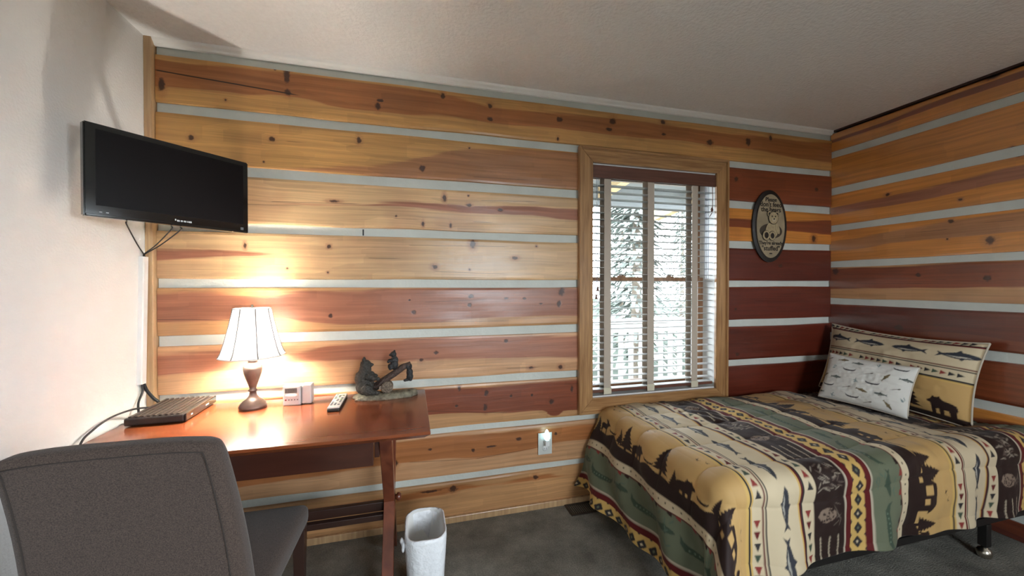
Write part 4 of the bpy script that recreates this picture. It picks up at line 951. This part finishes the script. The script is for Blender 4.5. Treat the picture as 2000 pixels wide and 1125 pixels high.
BELLY = [(-.26, -.03), (.02, -.075), (.34, -.04), (.2, -.015), (-.05, -.02)]
BIRD = [(-.5, .30), (-.2, .16), (0, -.02), (.12, .20), (.34, .46), (.2, .12), (.42, .02), (.12, -.06), (-.06, -.16), (-.12, .02)]
CONE = [(0, -.5), (.22, -.34), (.30, -.05), (.24, .25), (.08, .45), (-.08, .45), (-.24, .25), (-.30, -.05), (-.22, -.34)]

PER, C0 = 1.09, 1.20                                     # print repeat along the bed, start of a repeat
CX0, CX1, DY0, DY1, RES = 0.632, 3.000, 0.800, 2.096, 0.002
cv = Print(CX0, CX1, DY0, DY1, RES)
STR = [(0, .008, INK), (.008, .016, GOLD), (.016, .058, CREAM), (.058, .065, MAROON), (.065, .070, CREAM), (.070, .075, INK), (.075, .232, CREAM), (.232, .240, GOLD), (.240, .249, MAROON), (.249, .256, INK), (.256, .310, CREAM),
       (.310, .470, BROWN), (.470, .480, MID), (.480, .505, MAROON), (.505, .575, GOLD), (.575, .600, MAROON), (.600, .611, MID), (.611, .768, GREEN), (.768, .774, MAROON), (.774, .812, CREAM), (.812, .872, BROWN), (.872, 1.076, TAN), (1.076, 1.09, GOLD)]
ph = (cv.X - C0) % PER
for a, b_, c in STR: cv.im[:, (ph >= a) & (ph < b_)] = c
rs = random.Random(5)
for rep in (-1, 0, 1):
    o_ = C0 + rep * PER
    # triangle rows
    for base_, step in ((.037, .042), (.283, .042)):
        y = DY0 - .01; k = 0
        while y < DY1:
            c = (INK, RED, DGREEN, INK, MAROON, RED, (.30, .34, .24))[k % 7]; dirn = 1 if (k // 7) % 2 else -1
            if k % 7 != 6: cv.poly([(o_ + base_ - .014, y), (o_ + base_ + .014, y), (o_ + base_, y + .030 * dirn)], c)
            y += step; k += 1
    # salmon, nose to tail
    y = DY0 + .05; k = 0
    while y < DY1:
        mr = 1 if k % 2 else -1; ox = o_ + .152 + .010 * math.sin(k * 2.1)
        cv.shape(FISH, ox, y, .160, 1, (.030, .032, .040), mr); cv.shape(BELLY, ox, y, .160, 1, (.36, .34, .29), mr)
        for q in range(4): cv.oval(ox - .006 - .004 * (q % 2), y + mr * (-.02 + q * .014), .0028, .0022, (.32, .30, .26))
        y += .182; k += 1
    # dark band: feather lines, pine cones, boughs
    y = DY0 + .02; k = 0
    while y < DY1:
        cx = o_ + .390
        if k % 3 == 0:
            for q in (-.045, 0, .045):
                for t in range(9):
                    cv.poly([(cx + q - .006, y - .06 + t * .014), (cx + q + .005, y - .058 + t * .014), (cx + q + .002, y - .046 + t * .014), (cx + q - .003, y - .046 + t * .014)], (.34, .28, .20))
        elif k % 3 == 1:
            cv.shape(CONE, cx - .012, y, .10, 1, (.21, .15, .11))
            for q in range(26): cv.oval(cx - .012 + rs.uniform(-.035, .035), y + rs.uniform(-.022, .022), .005, .003, BROWN, rs.uniform(0, 3))
            for q in range(7): cv.oval(cx + .04 + rs.uniform(-.012, .02), y + rs.uniform(-.04, .04), .018, .0016, (.14, .11, .085), rs.uniform(0, 3))
        else:
            for q in range(34): cv.oval(cx + rs.uniform(-.06, .06), y + rs.uniform(-.05, .05), .016, .0028, (.24, .20, .155) if q % 3 else (.10, .07, .055), rs.uniform(-.8, .8))
        y += .150; k += 1
    # diamonds
    y = DY0 - .02; k = 0
    while y < DY1:
        cx = o_ + .540
        for q, c in ((1, INK), (.30, CREAM if k % 2 else GREEN)): cv.poly([(cx - .021 * q, y), (cx, y + .025 * q), (cx + .021 * q, y), (cx, y - .025 * q)], c)
        for sx in (-1, 1): cv.poly([(cx + sx * .035, y + .018), (cx + sx * .028, y + .0285), (cx + sx * .035, y + .039)], INK)
        y += .057; k += 1
    # green band: canoes and fish, dark on sage
    y = DY0 + .09; k = 0
    while y < DY1:
        cx = o_ + .690
        if k % 2 == 0:
            cv.shape(CANOE, cx - .02, y, .19, 1, DGREEN); 
            for q in range(7): cv.oval(cx - .020, y - .055 + q * .018, .004, .003, (.16, .21, .15))
        else:
            cv.shape(FISH, cx + .012, y, .11, 1, DGREEN, -1)
            for q in range(9): cv.oval(cx + rs.uniform(-.06, .06), y + rs.uniform(-.05, .05), .014, .003, (.085, .125, .09), rs.uniform(0, 3))
        y += .165; k += 1
    # cream strip: dots, broken red edge
    y = DY0; k = 0
    while y < DY1:
        cv.oval(o_ + .794, y, .0042, .0042, BROWN)
        if k % 3: cv.poly([(o_ + .756, y), (o_ + .772, y), (o_ + .772, y + .022), (o_ + .762, y + .022)], RED if k % 2 else BROWN)
        y += .040; k += 1
    # wavy dark ground, silhouettes standing on it
    for j, y in enumerate(cv.Y):
        t = o_ + .876 + .014 * math.sin(y * 17 + 1) + .008 * math.sin(y * 41); i0 = int((o_ + .86 - CX0) / RES); i1 = int((t - CX0) / RES)
        if 0 < i1: cv.im[j, max(0, i0):max(0, i1)] = BROWN
    y = DY1 - .04; k = 0
    seq = ('tree', 'moose', 'canoe', 'small', 'big', 'bear', 'canoe', 'big', 'small', 'bear', 'canoe', 'small', 'big', 'cabin')
    gap = {'tree': .072, 'moose': .088, 'canoe': .085, 'small': .060, 'big': .092, 'bear': .105, 'cabin': .125}
    while y > DY0 - .1:
        g = seq[k % len(seq)]; hb = o_ + .876 + .014 * math.sin(y * 17 + 1) - .006
        if g == 'tree': cv.shape(TREE, hb, y, .100, 1, BROWN)
        elif g == 'small': cv.shape(TREE, hb, y, .082, 1, BROWN)
        elif g == 'big': cv.shape(TREE, hb, y, .135, 1, BROWN)
        elif g == 'bear': cv.shape(BEAR, hb, y, .088, 1, BROWN, -1)
        elif g == 'moose': cv.shape(MOOSE, hb, y, .082, 1, BROWN, -1)
        elif g == 'canoe': cv.shape(CANOE, hb + .020, y, .075, 1, BROWN)
        else:
            cv.shape(CABIN, hb, y, .120, 1, BROWN)
            for a, h_, r_ in ((.22, .56, .020), (-.16, .44, .013)):
                cv.poly([(hb + .12 * h_ - r_, y + .12 * a - r_), (hb + .12 * h_ + r_, y + .12 * a - r_), (hb + .12 * h_ + r_, y + .12 * a + r_), (hb + .12 * h_ - r_, y + .12 * a + r_)], TAN)
        if k % 4 == 1:
            cv.shape(BIRD, o_ + 1.030, y, .032, 1, BROWN); cv.shape(BIRD, o_ + 1.045, y - .032, .026, 1, BROWN, -1)
        y -= gap[g]; k += 1

# ================================================================= BED
bed = thing('single_bed', (2.03, 1.585, 0), 'single bed on a dark metal frame set in the log corner', 'bed')
ticking = plain('cream_ticking', (.45, .42, .37), .9)
box('box_spring', -.86, .955, -.42, .49, .200, .375, plain('dark_box_spring_cloth', (.05, .045, .042), .9), bed, .02, 3)
box('mattress', -.855, .955, -.415, .49, .377, .512, ticking, bed, .035, 4)
M['frame'] = plain('dark_frame_steel', (.018, .016, .015), .45, metal=.4)
for y in (-.412, .46): box('side_rail', -.85, .95, y, y + .02, .165, .198, M['frame'], bed)
for x in (-.845, .0, .93): box('cross_rail', x, x + .03, -.391, .459, .170, .198, M['frame'], bed)
for x in (-.70, .645):
    for y in (-.400, .44):
        l = box('leg', x - .017, x + .017, y - .017, y + .017, .055, .1645, M['frame'], bed, .003)
        lathe('caster', [(0, 0), (.020, .0), (.026, .006), (.028, .024), (.022, .040), (.012, .046), (.010, .0548), (0, .0548)], M['chrome'], l, 20, (x, y, 0))

# comforter: flat cloth coordinates (c, d) folded over the foot and the near side
k = 2
cols = cv.verts(k); ny, nx = cols.shape[:2]
c = CX0 + (np.arange(nx) + .5) * RES * k; d_ = DY0 + (np.arange(ny) + .5) * RES * k
C, D = np.meshgrid(c, d_)
A0, B0, ZT, RB = 1.165, 1.198, 0.594, 0.080
a = np.maximum(A0 - C, 0); b2 = np.maximum(B0 - D, 0); Lh = np.hypot(a, b2); th = np.arctan2(b2, a)
wa = np.cos(th) ** 2; wb = np.sin(th) ** 2
arc = RB * PI / 2
phi = np.minimum(Lh, arc) / RB; tail = np.maximum(Lh - arc, 0)
corner = np.sin(2 * th) ** 2
farther = np.clip((D - 1.35) / .65, 0, 1)
flare = wa * (.13 + .24 * farther ** 1.3 + .05 * np.sin(D * 15)) + wb * (.03 + .05 * np.sin(C * 14 + 1)) + corner * .26
flare = np.clip(flare + .05 * vnoise(C * 5, D * 5, 4), -.05, .6)
out = RB * np.sin(phi) + tail * flare
dn = RB * (1 - np.cos(phi)) + tail * np.sqrt(1 - flare ** 2)
# hanging folds
fold = np.clip(tail / .3, 0, 1)
out += fold * (wa * (.022 * np.sin(D * 21 + 2 * tail * 8) + .012 * vnoise(D * 9, C * 3, 7)) + wb * (.012 * np.sin(C * 24 + .6) + .010 * vnoise(C * 8, D * 3, 8)) + corner * .05 * np.cos(7 * th + .4))
dn = np.minimum(dn, ZT - .012 - .004)
X = np.where(Lh > 0, np.minimum(C, 9), C); X = np.where(a > 0, A0, C) - out * np.cos(th) * (a > 0); X = np.where((Lh > 0) & (a <= 0), C, X)
Yy = np.where(b2 > 0, B0, D) - out * np.sin(th) * (b2 > 0)
Z = ZT - dn
# quilting channels and rumples on top
topm = 1 - np.clip(tail / .25, 0, 1) * .55
ch_ = np.abs(np.sin(PI * (D - .02 + .02 * np.sin(C * 5)) / .205)); puff = .010 * (np.sqrt(ch_) - .6)
ch2 = np.abs(np.sin(PI * (C - 1.20) / .545 + .4)); puff += .004 * (np.sqrt(ch2) - .6)
rum = .006 * vnoise(C * 9, D * 7, 1) + .0035 * vnoise(C * 22, D * 19, 2) + .010 * vnoise(C * 3.2, D * 3, 3)
near_dark = np.exp(-((C - 1.58) / .12) ** 2) * np.exp(-((D - 1.80) / .2) ** 2); rum += near_dark * .006 * np.sin(C * 60 + D * 50)
H = (puff + rum) * topm
nxv = -np.cos(th) * np.sin(phi) * (Lh > 0); nyv = -np.sin(th) * np.sin(phi) * (Lh > 0); nzv = np.where(Lh > 0, np.cos(phi), 1)
X = X + H * nxv; Yy = Yy + H * nyv; Z = Z + H * np.maximum(nzv, 0)
Z -= .020 * np.clip((D - 2.0) / .09, 0, 1) ** 2                              # far edge eases down at the wall
hd = np.clip((C - 2.42) / .22, 0, 1); hd = hd * hd * (3 - 2 * hd); Z -= .036 * hd * np.clip((D - 1.25) / .1, 0, 1)          # pressed down under the pillows
Z = np.maximum(Z, .014); Yy = np.minimum(Yy, 2.097); X = np.minimum(X, 2.985)
cf = grid_mesh('comforter', X, Yy, Z, printed('lodge_print_cloth', .6, .1, .06), None, cols=cols)
setp(cf, 'quilted comforter with bands of trees, bears, canoes and fish', 'comforter')
md = cf.modifiers.new('thickness', 'SOLIDIFY'); md.thickness = .014; md.offset = -1; md.use_rim = True

# ----------------------------------------------------------------- pillows
def pillow(name, wd, hg, tk, cnv, mat, kq, label, group, sag=.0, seed=1, flange=0.0):
    cols = cnv.verts(kq); ny, nx = cols.shape[:2]
    U, V = np.meshgrid(np.linspace(-1, 1, nx), np.linspace(-1, 1, ny))
    def prof(q): return np.clip(1 - np.abs(q / (1 - flange)) ** 2.6, 0, 1) ** .55
    t = tk * prof(U) * prof(V) * (1 + .10 * vnoise(U * 3, V * 3, seed)) + .0035 + .0022 * vnoise(U * 14, V * 12, seed + 3) * prof(U) * prof(V)
    pin = .055 * (1 - np.abs(V) ** 2) * np.abs(U) ** 3; pv = .05 * (1 - np.abs(U) ** 2) * np.abs(V) ** 3
    Xl = wd / 2 * U * (1 - pin); Zl = hg / 2 * V * (1 - pv) - sag * (1 - (U * .9) ** 2) * np.clip(V, 0, 1) ** 2
    e = thing(name, (0, 0, 0), label, 'pillow', group)
    e_front = grid_mesh('front_panel', Xl, -t, Zl, mat, e, cols=cols)
    st = 3
    grid_mesh('back_panel', Xl[::st, ::-st], (t * .75)[::st, ::-st], Zl[::st, ::-st], mat, e, cols=np.ascontiguousarray(cols[::st, ::-st]))
    ed = [(float(Xl[0, i]), 0, float(Zl[0, i])) for i in range(0, nx, 6)] + [(float(Xl[j, -1]), 0, float(Zl[j, -1])) for j in range(0, ny, 6)] + [(float(Xl[-1, i]), 0, float(Zl[-1, i])) for i in range(nx - 1, -1, -6)] + [(float(Xl[j, 0]), 0, float(Zl[j, 0])) for j in range(ny - 1, -1, -6)]
    tube('seam_welt', ed, .0048, plain('cream_welt', (.48, .42, .33), .9), e, 6)
    return e
# sham: x runs along the width, y upward
W1, H1 = .77, .46
ps = Print(-W1 / 2, W1 / 2, 0, H1, .002); ps.im[:] = CREAM
def band(p, y0, y1, c): p.im[int(max(0, y0) / p.res):int(y1 / p.res)] = c
for y0, y1, c in ((0, .035, BROWN), (.035, .212, TAN), (.212, .222, GOLD), (.222, .232, INK), (.232, .286, CREAM), (.286, .290, INK), (.290, .296, CREAM), (.296, .303, MAROON), (.303, .425, CREAM), (.425, .432, MAROON), (.432, .437, INK), (.437, .455, CREAM), (.455, .46, INK)): band(ps, y0, y1, c)
for i, xx in enumerate(np.arange(-W1 / 2, W1 / 2, .032)):
    for yy in (.259, .446):
        if i % 8 != 7: ps.poly([(xx, yy - .012), (xx, yy + .012), (xx + .026, yy)], (INK, INK, RED, MAROON, INK, DGREEN, RED)[i % 7])
for i, xx in enumerate((-.29, -.10, .10, .30)):
    mr = 1 if i % 2 else -1
    ps.shape(FISH, xx, .366, .165, 0, (.030, .032, .042), mr); ps.shape(BELLY, xx, .366, .165, 0, (.40, .37, .31), mr)
for xx, hh in ((.04, .10), (-.06, .12), (-.20, .10), (.135, .155), (-.32, .14)): ps.shape(TREE, xx, .028, hh, 0, BROWN)
ps.shape(BEAR, .285, .028, .10, 0, BROWN, -1); ps.shape(BIRD, .045, .165, .045, 0, BROWN); ps.shape(BIRD, -.01, .172, .035, 0, BROWN, -1); ps.shape(MOOSE, -.13, .028, .09, 0, BROWN)
pm = printed('lodge_print_sham', .75, .1, .05)
sham = pillow('pillow_sham', W1, H1, .085, ps, pm, 2, 'large pillow in lodge print leaning on the log wall behind the white one', 'pillows on the bed', .02, 2, .04)
sham.location = (2.872, 1.675, .800); sham.rotation_euler = Euler((math.radians(-13), math.radians(2.0), math.radians(-90)), 'XYZ')
W2, H2 = .43, .30
pw = Print(-W2 / 2, W2 / 2, 0, H2, .0015); pw.im[:] = (.66, .645, .60)
rr2 = random.Random(12)
kinds = ('fish', 'canoe', 'trout', 'fly', 'paddle')
pos = [(x + (.045 if r_ % 2 else 0), .035 + r_ * .056) for r_ in range(6) for x in np.arange(-.21, .22, .088)]
for i, (xx, yy) in enumerate(pos):
    xx += rr2.uniform(-.012, .012); yy += rr2.uniform(-.008, .008); g = kinds[(i * 3 + i // 5) % 5]; mr = rr2.choice((1, -1))
    if g == 'fish': pw.shape(FISH, xx, yy, .062, 0, (.07, .085, .08), mr); pw.shape(BELLY, xx, yy, .062, 0, (.30, .31, .27), mr)
    elif g == 'trout':
        an = rr2.uniform(-1.1, 1.1); Pq = np.array(FISH) * .060; Rq = np.array([[math.cos(an), -math.sin(an)], [math.sin(an), math.cos(an)]]); pw.poly(Pq @ Rq.T + [xx, yy], (.16, .12, .06))
    elif g == 'canoe': pw.shape(CANOE, xx, yy, .068, 0, (.05, .045, .05))
    elif g == 'fly':
        for q in range(5): pw.oval(xx + rr2.uniform(-.008, .008), yy + rr2.uniform(-.008, .008), .009, .0018, (.16, .22, .22), rr2.uniform(0, 3))
    else: pw.oval(xx, yy, .022, .0018, (.20, .17, .14), .4); pw.oval(xx + .016, yy + .006, .008, .0035, (.14, .12, .10), .4)
wp = pillow('throw_pillow', W2, H2, .055, pw, printed('fishing_print_cloth', .8, .1, .2), 2, 'small white pillow printed with little fish and canoes', 'pillows on the bed', .004, 5, .0)
wp.location = (2.692, 1.70, .712); wp.rotation_euler = Euler((math.radians(-24), math.radians(2.0), math.radians(-79)), 'XYZ')
